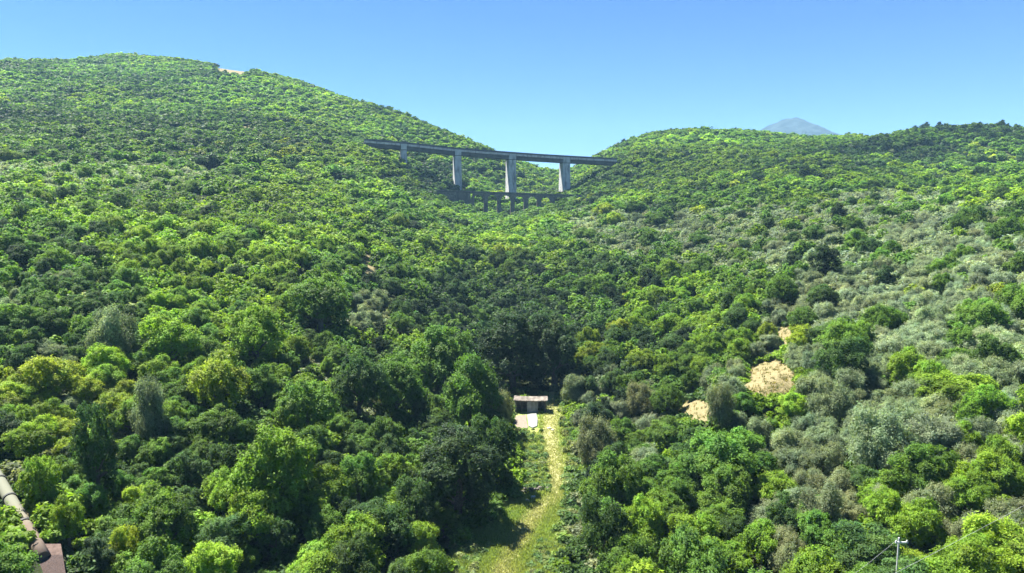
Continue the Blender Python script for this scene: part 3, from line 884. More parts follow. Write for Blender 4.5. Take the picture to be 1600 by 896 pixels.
# stands of one kind on the slopes: photo px, py, half width, half height, {kind: weight}, {colour: weight} or None
STANDS = [
 (1400, 345, 270, 60, {'olive': .8, 'broadleaf': .15, 'evergreen': .05}, {'olive': [('grey', .8), ('sage', .2)]}),
 (1530, 380, 140, 75, {'olive': .85, 'broadleaf': .15}, {'olive': [('grey', .8), ('sage', .2)]}),
 (1170, 355, 160, 52, {'olive': .8, 'broadleaf': .14, 'evergreen': .06}, None),
 (990, 362, 120, 38, {'olive': .78, 'broadleaf': .17, 'evergreen': .05}, None),
 (1120, 405, 90, 28, {'olive': .6, 'broadleaf': .5}, None),
 (1420, 530, 240, 140, {'olive': .82, 'broadleaf': .15, 'evergreen': .03}, {'olive': [('sage', .55), ('grey', .3), ('brown', .15)]}),
 (1250, 600, 130, 90, {'olive': .72, 'broadleaf': .2, 'shrub': .08}, {'olive': [('sage', .45), ('brown', .35), ('grey', .2)]}),
 (1320, 770, 110, 90, {'olive': .5, 'broadleaf': .45, 'evergreen': .05}, {'olive': [('brown', .7), ('sage', .3)]}),
 (1470, 740, 130, 80, {'olive': .55, 'broadleaf': .45}, {'olive': [('brown', .5), ('sage', .5)]}),
 (960, 650, 70, 90, {'olive': .2, 'shrub': .3, 'broadleaf': .3, 'evergreen': .2}, {'shrub': [('brown', .5), ('sage', .3), ('mid', .2)], 'broadleaf': [('mid', .6), ('dark', .4)]}),
 (130, 268, 230, 25, {'olive': .7, 'broadleaf': .3}, {'olive': [('sage', .5), ('grey', .5)]}),
 (340, 285, 90, 22, {'olive': .45, 'broadleaf': .55}, {'olive': [('sage', .5), ('grey', .5)]}),
 (590, 460, 50, 30, {'olive': .6, 'shrub': .4}, {'olive': [('sage', .8), ('grey', .2)], 'shrub': [('brown', .6), ('sage', .4)]}),
 (800, 515, 95, 90, {'evergreen': .6, 'broadleaf': .4}, {'broadleaf': [('dark', .8), ('mid', .2)]}),
 (690, 470, 80, 60, {'evergreen': .35, 'broadleaf': .65}, {'broadleaf': [('dark', .6), ('mid', .4)]}),
 (790, 380, 60, 20, {'broadleaf': .9, 'evergreen': .1}, {'broadleaf': [('bright', .7), ('yellow', .2), ('mid', .1)]}),
 (940, 430, 60, 40, {'evergreen': .4, 'broadleaf': .6}, {'broadleaf': [('dark', .6), ('mid', .4)]}),
 (100, 490, 140, 60, {'evergreen': .55, 'olive': .15, 'broadleaf': .3}, {'olive': [('sage', 1)], 'broadleaf': [('mid', .5), ('dark', .5)]}),
 (60, 168, 120, 22, {'evergreen': .85, 'broadleaf': .15}, None),
 (260, 176, 130, 20, {'evergreen': .85, 'broadleaf': .15}, None),
 (180, 118, 220, 24, {'broadleaf': .7, 'evergreen': .3}, {'broadleaf': [('mid', .55), ('dark', .45)]}),
 (80, 233, 110, 14, {'evergreen': .85, 'broadleaf': .15}, None),
 (700, 268, 60, 22, {'evergreen': .75, 'broadleaf': .25}, {'broadleaf': [('dark', 1)]}),
 (430, 360, 180, 70, {'broadleaf': .92, 'evergreen': .08}, {'broadleaf': [('bright', .6), ('mid', .3), ('yellow', .1)]}),
 (500, 270, 130, 50, {'broadleaf': .95, 'evergreen': .05}, {'broadleaf': [('bright', .6), ('mid', .25), ('yellow', .15)]}),
 (640, 390, 100, 40, {'broadleaf': .92, 'evergreen': .08}, {'broadleaf': [('bright', .55), ('mid', .3), ('yellow', .15)]}),
 (350, 500, 140, 80, {'broadleaf': .95, 'evergreen': .05}, {'broadleaf': [('bright', .45), ('mid', .4), ('yellow', .15)]}),
 (90, 600, 120, 70, {'broadleaf': .75, 'olive': .15, 'evergreen': .1}, {'broadleaf': [('bright', .5), ('yellow', .3), ('mid', .2)], 'olive': [('sage', 1)]}),
 (620, 590, 90, 80, {'broadleaf': .85, 'evergreen': .15}, {'broadleaf': [('mid', .6), ('dark', .2), ('bright', .2)]}),
 (1080, 470, 120, 90, {'broadleaf': .85, 'evergreen': .15}, {'broadleaf': [('mid', .6), ('bright', .25), ('dark', .15)]}),
 (1050, 260, 160, 45, {'broadleaf': .85, 'evergreen': .15}, {'broadleaf': [('bright', .55), ('mid', .45)]}),
 (1300, 265, 250, 25, {'broadleaf': .7, 'evergreen': .3}, {'broadleaf': [('mid', .5), ('bright', .3), ('dark', .2)]}),
 (1490, 196, 150, 20, {'pine': .4, 'evergreen': .3, 'broadleaf': .3}, None),
 (1350, 203, 70, 8, {'pine': .4, 'evergreen': .3, 'broadleaf': .3}, None),
 (950, 224, 40, 10, {'pine': .2, 'evergreen': .5, 'broadleaf': .3}, None),
 (1430, 228, 90, 20, {'shrub': .6, 'evergreen': .4}, {'shrub': [('dark', .6), ('deep', .4)]}),  # bank face turned from the sun: its shade put into the shrub colours
 (1080, 850, 180, 60, {'broadleaf': .9, 'evergreen': .1}, {'broadleaf': [('bright', .4), ('mid', .5), ('dark', .1)]}),
 (1550, 850, 120, 60, {'broadleaf': .95, 'olive': .05}, {'broadleaf': [('bright', .7), ('yellow', .15), ('mid', .15)]}),
 (1530, 620, 80, 50, {'broadleaf': .6, 'olive': .4}, {'broadleaf': [('bright', .7), ('mid', .3)]}),
]
SIZE = {'broadleaf': (2.2, 3.9, 1.95), 'olive': (1.9, 2.9, 1.75), 'evergreen': (2.1, 3.5, 2.15), 'shrub': (1.2, 2.0, 1.4), 'pine': (1.8, 2.6, 3.2)}

def pick(weights, r):
    tot = sum(w_ for _, w_ in weights); r *= tot
    for k, w_ in weights:
        r -= w_
        if r <= 0: return k
    return weights[-1][0]

trees = []     # dict: x y z R H kind col rz px py (crown centre)
def add_tree(x, y, kind, colour, Rr, H, z=None, proto=None):
    z = gz(x, y) if z is None else z
    cpx, cpy = project(x, y, z + 0.58 * H)
    base = np.array(COL[colour])
    j = np.exp(rng.normal(0, 0.10)); hue = rng.normal(0, 0.04)
    c_ = base * j * np.array([1 + hue, 1, 1 - hue])
    trees.append(dict(x=x, y=y, z=z, R=Rr, H=H, kind=kind, col=colour, rgb=c_, ax=rng.uniform(0.84, 1.2), rz=rng.uniform(0, 6.28), px=float(cpx), py=float(cpy),
                      proto=int(rng.integers(len(PROTO[kind]))) if proto is None else proto))

# trees one can pick out in the photo: crown centre px, py, width px, height px, kind, colour
KEY = [
 (716, 735, 135, 125, 'evergreen', 'deep'), (652, 790, 85, 90, 'evergreen', 'dark'), (618, 850, 90, 90, 'evergreen', 'deep'),
 (800, 540, 104, 100, 'evergreen', 'deep'), (866, 540, 90, 96, 'evergreen', 'deep'), (735, 610, 100, 110, 'broadleaf', 'mid'),
 (430, 735, 170, 160, 'broadleaf', 'bright'), (255, 815, 125, 130, 'broadleaf', 'mid'), (190, 868, 85, 110, 'broadleaf', 'yellow'), (105, 810, 62, 80, 'broadleaf', 'bright'),
 (150, 700, 90, 170, 'evergreen', 'dark'), (62, 748, 80, 85, 'broadleaf', 'bright'), (268, 535, 100, 90, 'broadleaf', 'bright'), (172, 522, 90, 95, 'olive', 'sage'),
 (345, 600, 130, 110, 'broadleaf', 'yellow'), (235, 640, 80, 120, 'olive', 'sage'), (75, 590, 100, 80, 'broadleaf', 'yellow'), (480, 640, 120, 110, 'broadleaf', 'mid'),
 (560, 745, 90, 90, 'broadleaf', 'mid'), (600, 830, 120, 110, 'broadleaf', 'dark'), (500, 880, 130, 60, 'broadleaf', 'bright'), (400, 520, 120, 100, 'broadleaf', 'bright'),
 (500, 470, 110, 90, 'broadleaf', 'mid'), (620, 600, 120, 100, 'broadleaf', 'mid'), (690, 560, 110, 100, 'broadleaf', 'mid'), (560, 600, 110, 110, 'broadleaf', 'dark'),
 (1120, 720, 140, 110, 'broadleaf', 'mid'), (1090, 850, 130, 110, 'broadleaf', 'bright'), (960, 760, 120, 130, 'broadleaf', 'mid'), (945, 835, 100, 140, 'evergreen', 'dark'), (1000, 830, 110, 120, 'broadleaf', 'bright'),
 (1290, 800, 95, 100, 'olive', 'brown'), (1125, 632, 56, 80, 'olive', 'brown'), (1180, 675, 56, 52, 'olive', 'sage'), (1490, 612, 130, 70, 'broadleaf', 'bright'), (1375, 690, 120, 120, 'olive', 'sage'),
 (1560, 850, 130, 110, 'broadleaf', 'bright'), (1420, 885, 120, 55, 'broadleaf', 'yellow'), (1296, 628, 76, 80, 'olive', 'sage'), (1465, 690, 110, 90, 'olive', 'grey'),
 (1230, 870, 90, 80, 'olive', 'brown'), (1450, 790, 120, 80, 'olive', 'brown'), (1290, 410, 80, 60, 'evergreen', 'deep'), (900, 605, 50, 45, 'olive', 'sage'), (1000, 625, 60, 60, 'olive', 'brown'),
 (930, 690, 80, 90, 'olive', 'brown'), (780, 640, 50, 60, 'olive', 'brown'), (770, 700, 80, 100, 'evergreen', 'dark'),
]
for px, py, wp, hp, kind, colour in KEY:
    if not (px > 640 and px < 900): wp, hp = (wp * 0.8, hp * 0.84) if kind != 'olive' else (wp * 0.82, hp * 0.86)
    x, y = on_ground(px, py, lift=hp * 0.55 * 70 / F)
    for _ in range(3):
        H = hp / F * y * 1.22
        x, y = on_ground(px, py, lift=0.58 * H)
    add_tree(x, y, kind, colour, wp / 2 / F * y, H)
n_key = len(trees)

# the rest of the wood: spaced over the slopes
grid = {}
CELL = 5.0
def near_ok(x, y, r, k=0.54):
    ix, iy = int(x // CELL), int(y // CELL)
    for a in range(ix - 2, ix + 3):
        for b in range(iy - 2, iy + 3):
            for (qx, qy, qr) in grid.get((a, b), ()):
                if (qx - x) ** 2 + (qy - y) ** 2 < (k * (qr + r)) ** 2: return False
    return True
def put(x, y, r): grid.setdefault((int(x // CELL), int(y // CELL)), []).append((x, y, r))
for t_ in trees: put(t_['x'], t_['y'], t_['R'])

# visible part of the terrain by column: a tree counts if it stands above the running skyline less a margin
uc = np.linspace(-1.15, 1.15, 231); dc = np.exp(np.linspace(math.log(46), math.log(1200), 260))
UC, DC = np.meshgrid(uc, dc)
SC = ((ground_z((UC * DC).ravel(), DC.ravel()) - CAMZ) / DC.ravel()).reshape(UC.shape)
RUN = np.maximum.accumulate(SC, axis=0)

NC = 120000
rr_ = rng.random(NC)
cd = np.sqrt(46 ** 2 + rr_ * (1050 ** 2 - 46 ** 2))
# denser draw close by
k_ = NC // 4
cd[:k_] = np.sqrt(46 ** 2 + rng.random(k_) * (330 ** 2 - 46 ** 2))
cuu = rng.uniform(-1.05, 1.05, NC)
cx_, cyy_ = cuu * cd, cd
cz_ = ground_z(cx_, cyy_)
iu = np.clip(((cuu + 1.15) / 2.3 * 230).round().astype(int), 0, 230)
idd = np.clip(np.searchsorted(dc, cd) - 1, 0, 259)
vis = (cz_ - CAMZ + 9) / cd > RUN[idd, iu] - 0.015
gpx, gpy = project(cx_, cyy_, cz_)
mpx, mpy = project(cx_, cyy_, cz_ + 5)
n_sp = vnoise(cx_, cyy_, 45, 21); n_co = 0.45 * vnoise(cx_, cyy_, 24, 22) + 0.55 * vnoise(cx_, cyy_, 80, 23)
n_sz = 0.6 * vnoise(cx_, cyy_, 65, 31) + 0.4 * vnoise(cx_, cyy_, 26, 32)
n_lt = 0.6 * vnoise(cx_, cyy_, 90, 33) + 0.4 * vnoise(cx_, cyy_, 32, 34)
u1, u2, u3, u4 = (rng.random(NC) for _ in range(4))
PL0, PL1 = at(0, 0, 1), None
vdir = (VP[-1] - VP[0]); vdir.z = 0; vlen = vdir.length; vdir.normalize()
adir = (AB - AA); adir.z = 0; alen = adir.length; adir.normalize()
def bridge_zone(x, y):
    """(max tree height allowed here) near the two bridges"""
    h = 99.0
    s = (x - VP[0].x) * vdir.x + (y - VP[0].y) * vdir.y
    o = (x - VP[0].x) * VB.x + (y - VP[0].y) * VB.y
    if -5 < s < vlen + 3 and -9 < o < 15:
        f = s / vlen
        zt = VP[0].z + (VP[-1].z - VP[0].z) * f - 6.0
        h = zt - gz(x, y) - 1.0
        if o < -2: h = max(h, min(7, h + 3))
    s = (x - AA.x) * adir.x + (y - AA.y) * adir.y
    o = -(x - AA.x) * adir.y + (y - AA.y) * adir.x
    if -18 < s < alen + 14 and -2 < o < 7: return 0.0
    if 6 < s < alen + 6 and -60 < o <= -2: h = min(h, max(AA.z - 4.6 - gz(x, y), 1.0) if s < alen - 22 else AA.z - 1.5 - gz(x, y))
    return h
for i in range(NC):
    if not vis[i]: continue
    x, y = cx_[i], cyy_[i]
    px, py = mpx[i], mpy[i]
    # which stand
    wts, cols, best = None, None, 1.0
    for a, b, rx, ry, kw, cw in STANDS:
        q = math.hypot((px - a) / rx, (py - b) / ry) + (n_sp[i] - 0.5) * 0.9
        if q < best: best, wts, cols = q, kw, cw
    r1 = 0.55 * n_sp[i] + 0.45 * u1[i]
    if wts: kind = pick(list(wts.items()), u1[i])
    else: kind = 'broadleaf' if u1[i] < 0.80 else ('evergreen' if u1[i] < 0.95 else 'shrub')
    if kind == 'pine' and y < 380: kind = 'evergreen'
    cw = (cols or {}).get(kind) or BASE[kind]
    colour = pick(cw, 0.35 * u2[i] + 0.65 * np.clip((n_co[i] - 0.25) / 0.5, 0, 0.999))
    lo, hi, asp = SIZE[kind]
    Rr = (lo + (hi - lo) * u3[i] ** 1.3) * (0.62 + 0.76 * n_sz[i])
    if kind == 'broadleaf' and u4[i] < 0.16: Rr *= 0.62
    if y < 260: Rr *= 0.9
    H = Rr * asp * (0.85 + 0.35 * u4[i])
    if y > 420 and kind != 'pine': Rr *= 0.94; H *= 0.9
    if kind == 'pine': H *= u2[i] * 0.5 + 0.7
    if not near_ok(x, y, Rr, 0.54 if y < 200 else 0.58): continue
    hm = bridge_zone(x, y) if 430 < y < 600 and 540 < gpx[i] < 1010 else 99
    if hm < 2.0: continue
    if H > hm:
        Rr *= max(hm / H, 0.45); H = hm
    # keep clear the strip, the sandy clearings, the pipe, the hut
    ok = True
    if y < 260:
        pw = Rr / y * F * 0.95
        ph = H / y * F
        ccx, ccy = project(x, y, cz_[i] + 0.6 * H)
        hit = 0
        for fx in (-1, -0.6, 0, 0.6, 1):
            for fy in (-0.4, -0.2, 0.0, 0.3, 0.6):
                tx, ty = ccx + fx * pw * math.sqrt(max(0, 1 - (fy * 1.8) ** 2 * 0.5)), ccy + fy * ph
                if 600 < ty < 960 and in_grass(tx, ty): ok = False
                if 795 < tx < 858 and 606 < ty < 676: ok = False
                if -40 < tx < 80 and 730 < ty < 900 and abs(tx - np.interp(ty, [740, 765, 850, 896], [-10, 12, 70, 85])) < 34: ok = False
                if 34 < tx < 112 and 840 < ty < 900 and y < 62: ok = False
                if 1375 < tx < 1425 and 832 < ty < 872 and y < 56: ok = False
                if 540 < tx < 1340 and 380 < ty < 720 and in_sand(tx, ty, 0.9) > 0.3: hit += 1
        if hit > 1: ok = False
        if abs(x - HUTX) < 5.5 and 124 < y < 139: ok = False
        if ok and in_sand(np.array([gpx[i]]), np.array([gpy[i]]), 1.0)[0] > 0.2: ok = False
    elif in_sand(gpx[i], gpy[i], 1.15) > 0.25 or (1330 < gpx[i] < 1620 and 300 < y < 700 and in_meadow(gpx[i], gpy[i]) > 0.15): ok = False
    if not ok: continue
    put(x, y, Rr)
    Rr *= 1.0 + 0.28 * min(max((y - 180) / 200, 0), 1)
    if y > 300: H *= 0.88
    add_tree(x, y, kind, colour, Rr, H, cz_[i])
    trees[-1]['rgb'] = trees[-1]['rgb'] * math.exp((n_lt[i] - 0.5) * (0.9 + 0.7 * min(max((y - 200) / 250, 0), 1)))

# ------------------------------------------------------------------ which trees show largest: paint them near to far on a coarse grid
BW, BH = 800, 448
own = np.full((BH, BW), -1, np.int32)
order = sorted(range(len(trees)), key=lambda i: trees[i]['y'])
for i in order:
    t_ = trees[i]
    cx0, cy0 = t_['px'] / 2, t_['py'] / 2
    a, b = t_['R'] / t_['y'] * F / 2, 0.42 * t_['H'] / t_['y'] * F / 2
    x0, x1, y0, y1 = int(cx0 - a), int(cx0 + a) + 1, int(cy0 - b), int(cy0 + b) + 1
    x0, x1, y0, y1 = max(x0, 0), min(x1, BW), max(y0, 0), min(y1, BH)
    if x0 >= x1 or y0 >= y1: t_['area'] = 0; continue
    gx, gy = np.meshgrid(np.arange(x0, x1) + .5, np.arange(y0, y1) + .5)
    m_ = (((gx - cx0) / a) ** 2 + ((gy - cy0) / b) ** 2 < 1) & (own[y0:y1, x0:x1] < 0)
    own[y0:y1, x0:x1][m_] = i
    t_['area'] = int(m_.sum())

LIMIT = {'broadleaf': 295, 'olive': 250, 'evergreen': 190, 'shrub': 90, 'pine': 40}
KNAME = {'broadleaf': 'broadleaf_tree', 'olive': 'olive_tree', 'evergreen': 'evergreen_oak', 'shrub': 'shrub', 'pine': 'pine_tree'}
KWORD = {'broadleaf': 'broadleaf tree', 'olive': 'olive tree', 'evergreen': 'evergreen oak', 'shrub': 'shrub', 'pine': 'pine tree'}
KGROUP = {'broadleaf': 'broadleaf trees on the slopes', 'olive': 'olive trees on the slopes', 'evergreen': 'evergreen oaks on the slopes', 'shrub': 'shrubs between the trees', 'pine': 'pines along the skyline'}
solo = set()
for k in LIMIT:
    ids = sorted((i for i in range(len(trees)) if trees[i]['kind'] == k and trees[i]['area'] >= (6 if k == 'pine' else 18)), key=lambda i: -trees[i]['area'])
    solo.update(ids[:LIMIT[k]])

MARKS = [('the hut', 828, 627), ('the head of the mown strip', 868, 600), ('the mown strip centre', 860, 740), ('the foot of the mown strip', 790, 880), ('the large sandy clearing', 1208, 592),
         ('the small sandy clearing', 1095, 640), ('the green pipe', 25, 790), ('the concrete block', 75, 875), ('the white pole', 1405, 850), ('the leftmost viaduct pier', 631, 245),
         ('the second viaduct pier', 716, 262), ('the third viaduct pier', 801, 275), ('the rightmost viaduct pier', 886, 268), ('the stone arch bridge', 790, 310),
         ('the bare hilltop patch', 368, 106), ('the far mountain', 1234, 190), ('the upper tan gap', 575, 415), ('the lower tan gap', 573, 595),
         ('the dark bank', 1430, 230), ('the dark hollow', 800, 480), ('the left edge of the photo', 0, 450), ('the right edge of the photo', 1600, 500), ('the lower right corner', 1600, 896),
         ('the left slope centre', 300, 420), ('the right slope centre', 1130, 450)]
ORD = ['nearest', 'second nearest', 'third nearest', 'fourth nearest', 'fifth nearest', 'sixth nearest', 'seventh nearest', 'eighth nearest', 'ninth nearest', 'tenth nearest', 'eleventh nearest', 'twelfth nearest',
       'thirteenth nearest', 'fourteenth nearest', 'fifteenth nearest', 'sixteenth nearest', 'seventeenth nearest', 'eighteenth nearest', 'nineteenth nearest', 'twentieth nearest'] + ['twenty-%s nearest' % q for q in ('first', 'second', 'third', 'fourth', 'fifth', 'sixth', 'seventh', 'eighth', 'ninth')] + ['thirtieth nearest'] + ['thirty-%s nearest' % q for q in ('first', 'second', 'third', 'fourth', 'fifth', 'sixth', 'seventh', 'eighth', 'ninth')]
bucket = {}
for i in solo:
    t_ = trees[i]
    nm, mx_, my_ = min(MARKS, key=lambda q: math.hypot(t_['px'] - q[1], t_['py'] - q[2]))
    dx, dy = t_['px'] - mx_, t_['py'] - my_
    ang = math.degrees(math.atan2(-dy, dx)) % 360
    sec = ['right of', 'above', 'left of', 'below'][int(((ang + 45) % 360) // 90)]
    q = t_['R'] / sum(SIZE[t_['kind']][:2]) * 2
    sz = 'small' if q < 0.78 else ('large' if q > 1.12 else 'mid-sized')
    t_['desc'] = sz + ' ' + CNAME[t_['col']] + ' ' + KWORD[t_['kind']]
    bucket.setdefault((t_['desc'], sec, nm), []).append((math.hypot(dx, dy), i))
for (desc, sec, nm), v in bucket.items():
    v.sort()
    for k, (_, i) in enumerate(v):
        if len(v) == 1: trees[i]['label'] = f'{desc} {sec} {nm}'
        else: trees[i]['label'] = f'{desc}, {ORD[min(k, len(ORD) - 1)]} such {sec} {nm}'

for i in sorted(solo, key=lambda i: trees[i]['y']):
    t_ = trees[i]
    pr = PROTO[t_['kind']][t_['proto']]
    root = empty(KNAME[t_['kind']], (t_['x'], t_['y'], t_['z']), t_['rz'])
    root.scale = (t_['R'] / pr['R'] * t_['ax'], t_['R'] / pr['R'] / t_['ax'], t_['H'] / pr['H'])
    tag(root, t_['label'], 'shrub' if t_['kind'] == 'shrub' else 'tree', KGROUP[t_['kind']])
    tr = bpy.data.objects.new('trunk', pr['trunk']); C.objects.link(tr); tr.parent = root
    cr_ = bpy.data.objects.new('crown', pr['mesh']); C.objects.link(cr_); cr_.parent = root
    cr_.color = (*t_['rgb'], 1)

# ------------------------------------------------------------------ the far wood: the rest of each kind as one mesh
def mass(name, items, label, lod_of):
    groups = {}
    for t_ in items:
        groups.setdefault((t_['kind'], t_['proto'], lod_of(t_)), []).append(t_)
    VV, CC = [], []
    for (kind, pi, lod), ts in groups.items():
        pr = PROTO[kind][pi]
        V0, tone = pr['lod'][lod]
        sx = np.array([t_['R'] / pr['R'] for t_ in ts]); sz = np.array([t_['H'] / pr['H'] for t_ in ts])
        ca_, sa_ = np.cos([t_['rz'] for t_ in ts]), np.sin([t_['rz'] for t_ in ts])
        x, y, z = V0[..., 0], V0[..., 1], V0[..., 2]
        e = lambda a: a[:, None, None]
        ax_ = np.array([t_.get('ax', 1.0) for t_ in ts]); x = x[None] * e(ax_); y = y[None] / e(ax_)
        out = np.stack([(e(ca_) * x - e(sa_) * y) * e(sx) + e(np.array([t_['x'] for t_ in ts])),
                        (e(sa_) * x + e(ca_) * y) * e(sx) + e(np.array([t_['y'] for t_ in ts])),
                        z * e(sz) + e(np.array([t_['z'] for t_ in ts]))], -1)
        VV.append(out.reshape(-1, 4, 3).astype(np.float32))
        CC.append((np.array([t_['rgb'] for t_ in ts])[:, None, :] * tone[None]).reshape(-1, 3).astype(np.float32))
    if not VV: return
    me = quads_mesh(name, np.concatenate(VV), {'leaf_colour': np.concatenate(CC)})
    o = link_mesh(name, me, LEAF_MASS)
    tag(o, label, kind='stuff')
    return len(me.polygons)
def lod_far(t_):
    q = t_['R'] / t_['y'] * 704
    return 0 if q > 20 else 1 if q > 11 else 2 if q > 6.5 else 3 if q > 4.2 else 4 if q > 2.6 else 5
rest = [t_ for i, t_ in enumerate(trees) if i not in solo]
tot = []
for k, nm, lb in (('broadleaf', 'broadleaf_woodland', 'continuous green broadleaf woodland covering the farther slopes and the hilltops'), ('olive', 'olive_woodland', 'silvery olive groves on the farther terraces'),
                  ('evergreen', 'evergreen_woodland', 'dark evergreen oaks scattered through the farther woodland'), ('shrub', 'shrubbery', 'low shrubs between the farther trees'), ('pine', 'pine_treeline', 'dark pines farther along the ridge')):
    tot.append((nm, mass(nm, [t_ for t_ in rest if t_['kind'] == k], lb, lod_far)))

# undergrowth: low bushes under and between the trees
und = []
NU = 14000
ud = np.sqrt(48 ** 2 + rng.random(NU) * (300 ** 2 - 48 ** 2)); ud[:NU // 2] = np.sqrt(48 ** 2 + rng.random(NU // 2) * (130 ** 2 - 48 ** 2)); uu_ = rng.uniform(-0.85, 0.85, NU)
ux, uy = uu_ * ud, ud
uz = ground_z(ux, uy); upx, upy = project(ux, uy, uz + 0.6)
ins = in_sand(upx, upy, 1.0); ing = in_grass(upx, upy) & (uy < 150)
nn = vnoise(ux, uy, 14, 40)
for i in range(NU):
    if ing[i] or ins[i] > 0.25 or in_meadow(upx[i], upy[i]) > 0.15 or (795 < upx[i] < 862 and 610 < upy[i] < 676 and uy[i] < 131): continue
    if uy[i] < 80 and upx[i] < 110 and upy[i] > 730 and -24 < upx[i] - np.interp(upy[i], [740, 765, 850, 896], [-8, 8, 60, 75]) < 26: continue
    if uy[i] < 62 and 34 < upx[i] < 116 and upy[i] > 836: continue
    c_ = COL[['mid', 'bright', 'dark', 'brown', 'mid'][int(nn[i] * 4.99)]]
    r_ = rng.uniform(0.7, 1.6)
    und.append(dict(x=ux[i], y=uy[i], z=uz[i] - 0.1, R=r_, H=r_ * rng.uniform(0.9, 1.4), kind='shrub', proto=int(rng.integers(3)), rz=rng.uniform(0, 6.28), rgb=np.array(c_) * np.exp(rng.normal(0, 0.12)) * 0.9))
tot.append(('undergrowth', mass('undergrowth', und, 'low undergrowth filling the ground between the trees', lambda t_: min(lod_far(t_) + 1, 5))))

# brambles and ferns along the mown strip
br = []
for _ in range(3600):
    py = rng.uniform(615, 900); px = rng.uniform(_lerp(GRASS_L, py) - 6, _lerp(GRASS_R, py) + 14)
    tk = abs(px - _lerp(TRACK, py)) / (22 * (py - 250) / 600)
    left_patch = (px < _lerp(TRACK, py) - 12) and (672 < py < 768)
    rightedge = px > _lerp(GRASS_R, py) - 16
    low = (py > 845) and tk > 1.6
    if not (left_patch or rightedge or low): continue
    if rightedge and rng.random() < 0.45: continue
    if low and rng.random() < 0.55: continue
    x, y = on_ground(px, py, dmin=60, dmax=150)
    if left_patch and rng.random() < 0.3: continue
    r_ = (0.22 + 0.42 * rng.random() ** 1.8) * (1.4 if rightedge else 1)
    c_ = np.array([(0.14, 0.22, 0.07), (0.19, 0.27, 0.06), (0.10, 0.18, 0.05), (0.22, 0.26, 0.09)][int(rng.integers(4))])
    br.append(dict(x=x, y=y, z=gz(x, y) - 0.08, R=r_, H=r_ * rng.uniform(0.9, 1.4), kind='shrub', proto=int(rng.integers(3)), rz=rng.uniform(0, 6.28), rgb=c_ * np.exp(rng.normal(0, 0.16))))
tot.append(('brambles', mass('bramble_undergrowth', br, 'low green brambles and ferns edging the mown strip', lambda t_: 3)))

# grass of the strip: tufts of narrow blades
def grass():
    n = 26000
    py = rng.uniform(612, 905, n); px = rng.uniform(690, 905, n)
    keep = (px > _lerp(GRASS_L, py) - 4) & (px < _lerp(GRASS_R, py) + 6) & ~((px < 842) & (py < 676) & (py > 612))
    px, py = px[keep], py[keep]
    u, s = ray(px, py)
    d = np.full(len(px), 100.0)
    for _ in range(14):                       # where each line of sight meets the ground
        d = np.clip(0.5 * d + 0.5 * (ground_z(u * d, d) - CAMZ) / s, 60, 150)
    x, y = u * d, d
    z = ground_z(x, y)
    tk = np.clip(1.3 - np.abs(px - _lerp(TRACK, py)) / (17 * 85 / y), 0, 1) * np.clip(0.4 + vnoise(x, y, 2.5, 61), 0, 1)
    green = np.array((0.20, 0.285, 0.07)); dry = np.array((0.35, 0.345, 0.16)); lime = np.array((0.31, 0.34, 0.10))
    f = vnoise(x, y, 5, 60)[:, None]
    col = (green * (1 - f) + lime * f) * (1 - tk[:, None]) + dry * tk[:, None]
    VV, CC = [], []
    for b in range(5):
        a = rng.uniform(0, 6.28, len(x)); h = rng.uniform(0.12, 0.42, len(x)) * (1 - 0.55 * tk); wd = rng.uniform(0.03, 0.07, len(x))
        ox, oy = rng.normal(0, 0.2, len(x)), rng.normal(0, 0.2, len(x))
        lx, ly = np.cos(a), np.sin(a)
        lean = rng.uniform(0.1, 0.7, len(x)) * h
        bx, by = x + ox, y + oy
        q = np.stack([np.stack([bx - ly * wd, by + lx * wd, z - 0.03], 1), np.stack([bx + ly * wd, by - lx * wd, z - 0.03], 1),
                      np.stack([bx + lx * lean + ly * wd * .3, by + ly * lean - lx * wd * .3, z + h], 1), np.stack([bx + lx * lean - ly * wd * .3, by + ly * lean + lx * wd * .3, z + h], 1)], 1)
        VV.append(q); CC.append(col * np.exp(rng.normal(0, 0.15, (len(x), 1))))
    me = quads_mesh('grass', np.concatenate(VV), {'leaf_colour': np.concatenate(CC)})
    tag(link_mesh('grass', me, LEAF_MASS), 'mown grass of the strip, dry along the worn track', kind='stuff')
grass()

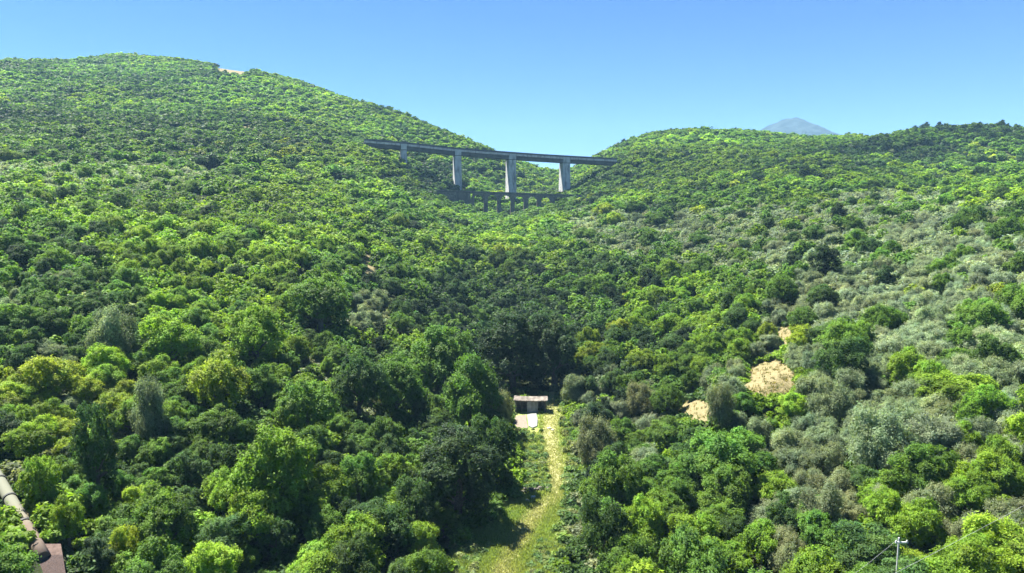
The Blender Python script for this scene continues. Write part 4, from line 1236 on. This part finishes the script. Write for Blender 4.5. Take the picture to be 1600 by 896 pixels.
def dry_grass():
    P = []
    for a, b, rx, ry in SAND[:4]:
        k = int(rx * ry * 0.13)
        for _ in range(k):
            t, q = rng.uniform(0, 6.28), math.sqrt(rng.random())
            P.append((a + rx * q * math.cos(t), b + ry * q * math.sin(t)))
    px, py = np.array([p_[0] for p_ in P]), np.array([p_[1] for p_ in P])
    u, s = ray(px, py)
    d = np.full(len(px), 100.0)
    for _ in range(30):
        d = np.clip(0.6 * d + 0.4 * (ground_z(u * d, d) - CAMZ) / s, 60, 200)
    VV, CC = [], []
    for x, y in zip(u * d, d):
        if vnoise([x], [y], 3.0, 71)[0] < 0.35: continue
        z = gz(x, y); n = int(rng.integers(5, 16)); sz = rng.uniform(0.15, 0.5)
        tone = np.array([(0.30, 0.25, 0.12), (0.22, 0.2, 0.09), (0.17, 0.19, 0.075)][int(rng.integers(3))])
        for _ in range(n):
            a = rng.uniform(0, 6.28); ox, oy = rng.normal(0, sz * 0.5, 2); h = sz * rng.uniform(0.5, 1.1); wd = 0.05; l = rng.uniform(0.1, 0.6) * h
            c_, s_ = math.cos(a), math.sin(a); bx, by = x + ox, y + oy
            VV.append([(bx - s_ * wd, by + c_ * wd, z - 0.05), (bx + s_ * wd, by - c_ * wd, z - 0.05), (bx + c_ * l + s_ * wd * .4, by + s_ * l - c_ * wd * .4, z + h), (bx + c_ * l - s_ * wd * .4, by + s_ * l + c_ * wd * .4, z + h)])
            CC.append(tone * math.exp(rng.normal(0, 0.15)))
    me = quads_mesh('dry_grass', np.array(VV), {'leaf_colour': np.array(CC)})
    tag(link_mesh('dry_grass', me, LEAF_MASS), 'dry straw tufts scattered over the bare sandy clearings', kind='stuff')
dry_grass()

# ------------------------------------------------------------------ air
def haze():
    zs = Z.min() - 1.0
    bm = bmesh.new()
    box(bm, -3600, 3600, -200, 4500, min(zs, -15.0), 580.0)
    me = bpy.data.meshes.new('haze'); bmesh.ops.recalc_face_normals(bm, faces=bm.faces); bm.to_mesh(me); bm.free()
    m, t, p = new_mat('haze')
    t.nodes.remove(p)
    v = N(t, 'ShaderNodeVolumePrincipled')
    v.inputs['Color'].default_value = (0.38, 0.70, 1.0, 1)
    v.inputs['Density'].default_value = 1.25e-4
    t.links.new(v.outputs['Volume'], t.nodes['Material Output'].inputs['Volume'])
    tag(link_mesh('haze', me, m), 'thin blue summer haze filling the valley', kind='stuff')
haze()
print('TREES', len(trees), 'solo', len(solo), {k: (sum(t_['kind'] == k for t_ in trees), sum(trees[i]['kind'] == k for i in solo)) for k in LIMIT}, tot)
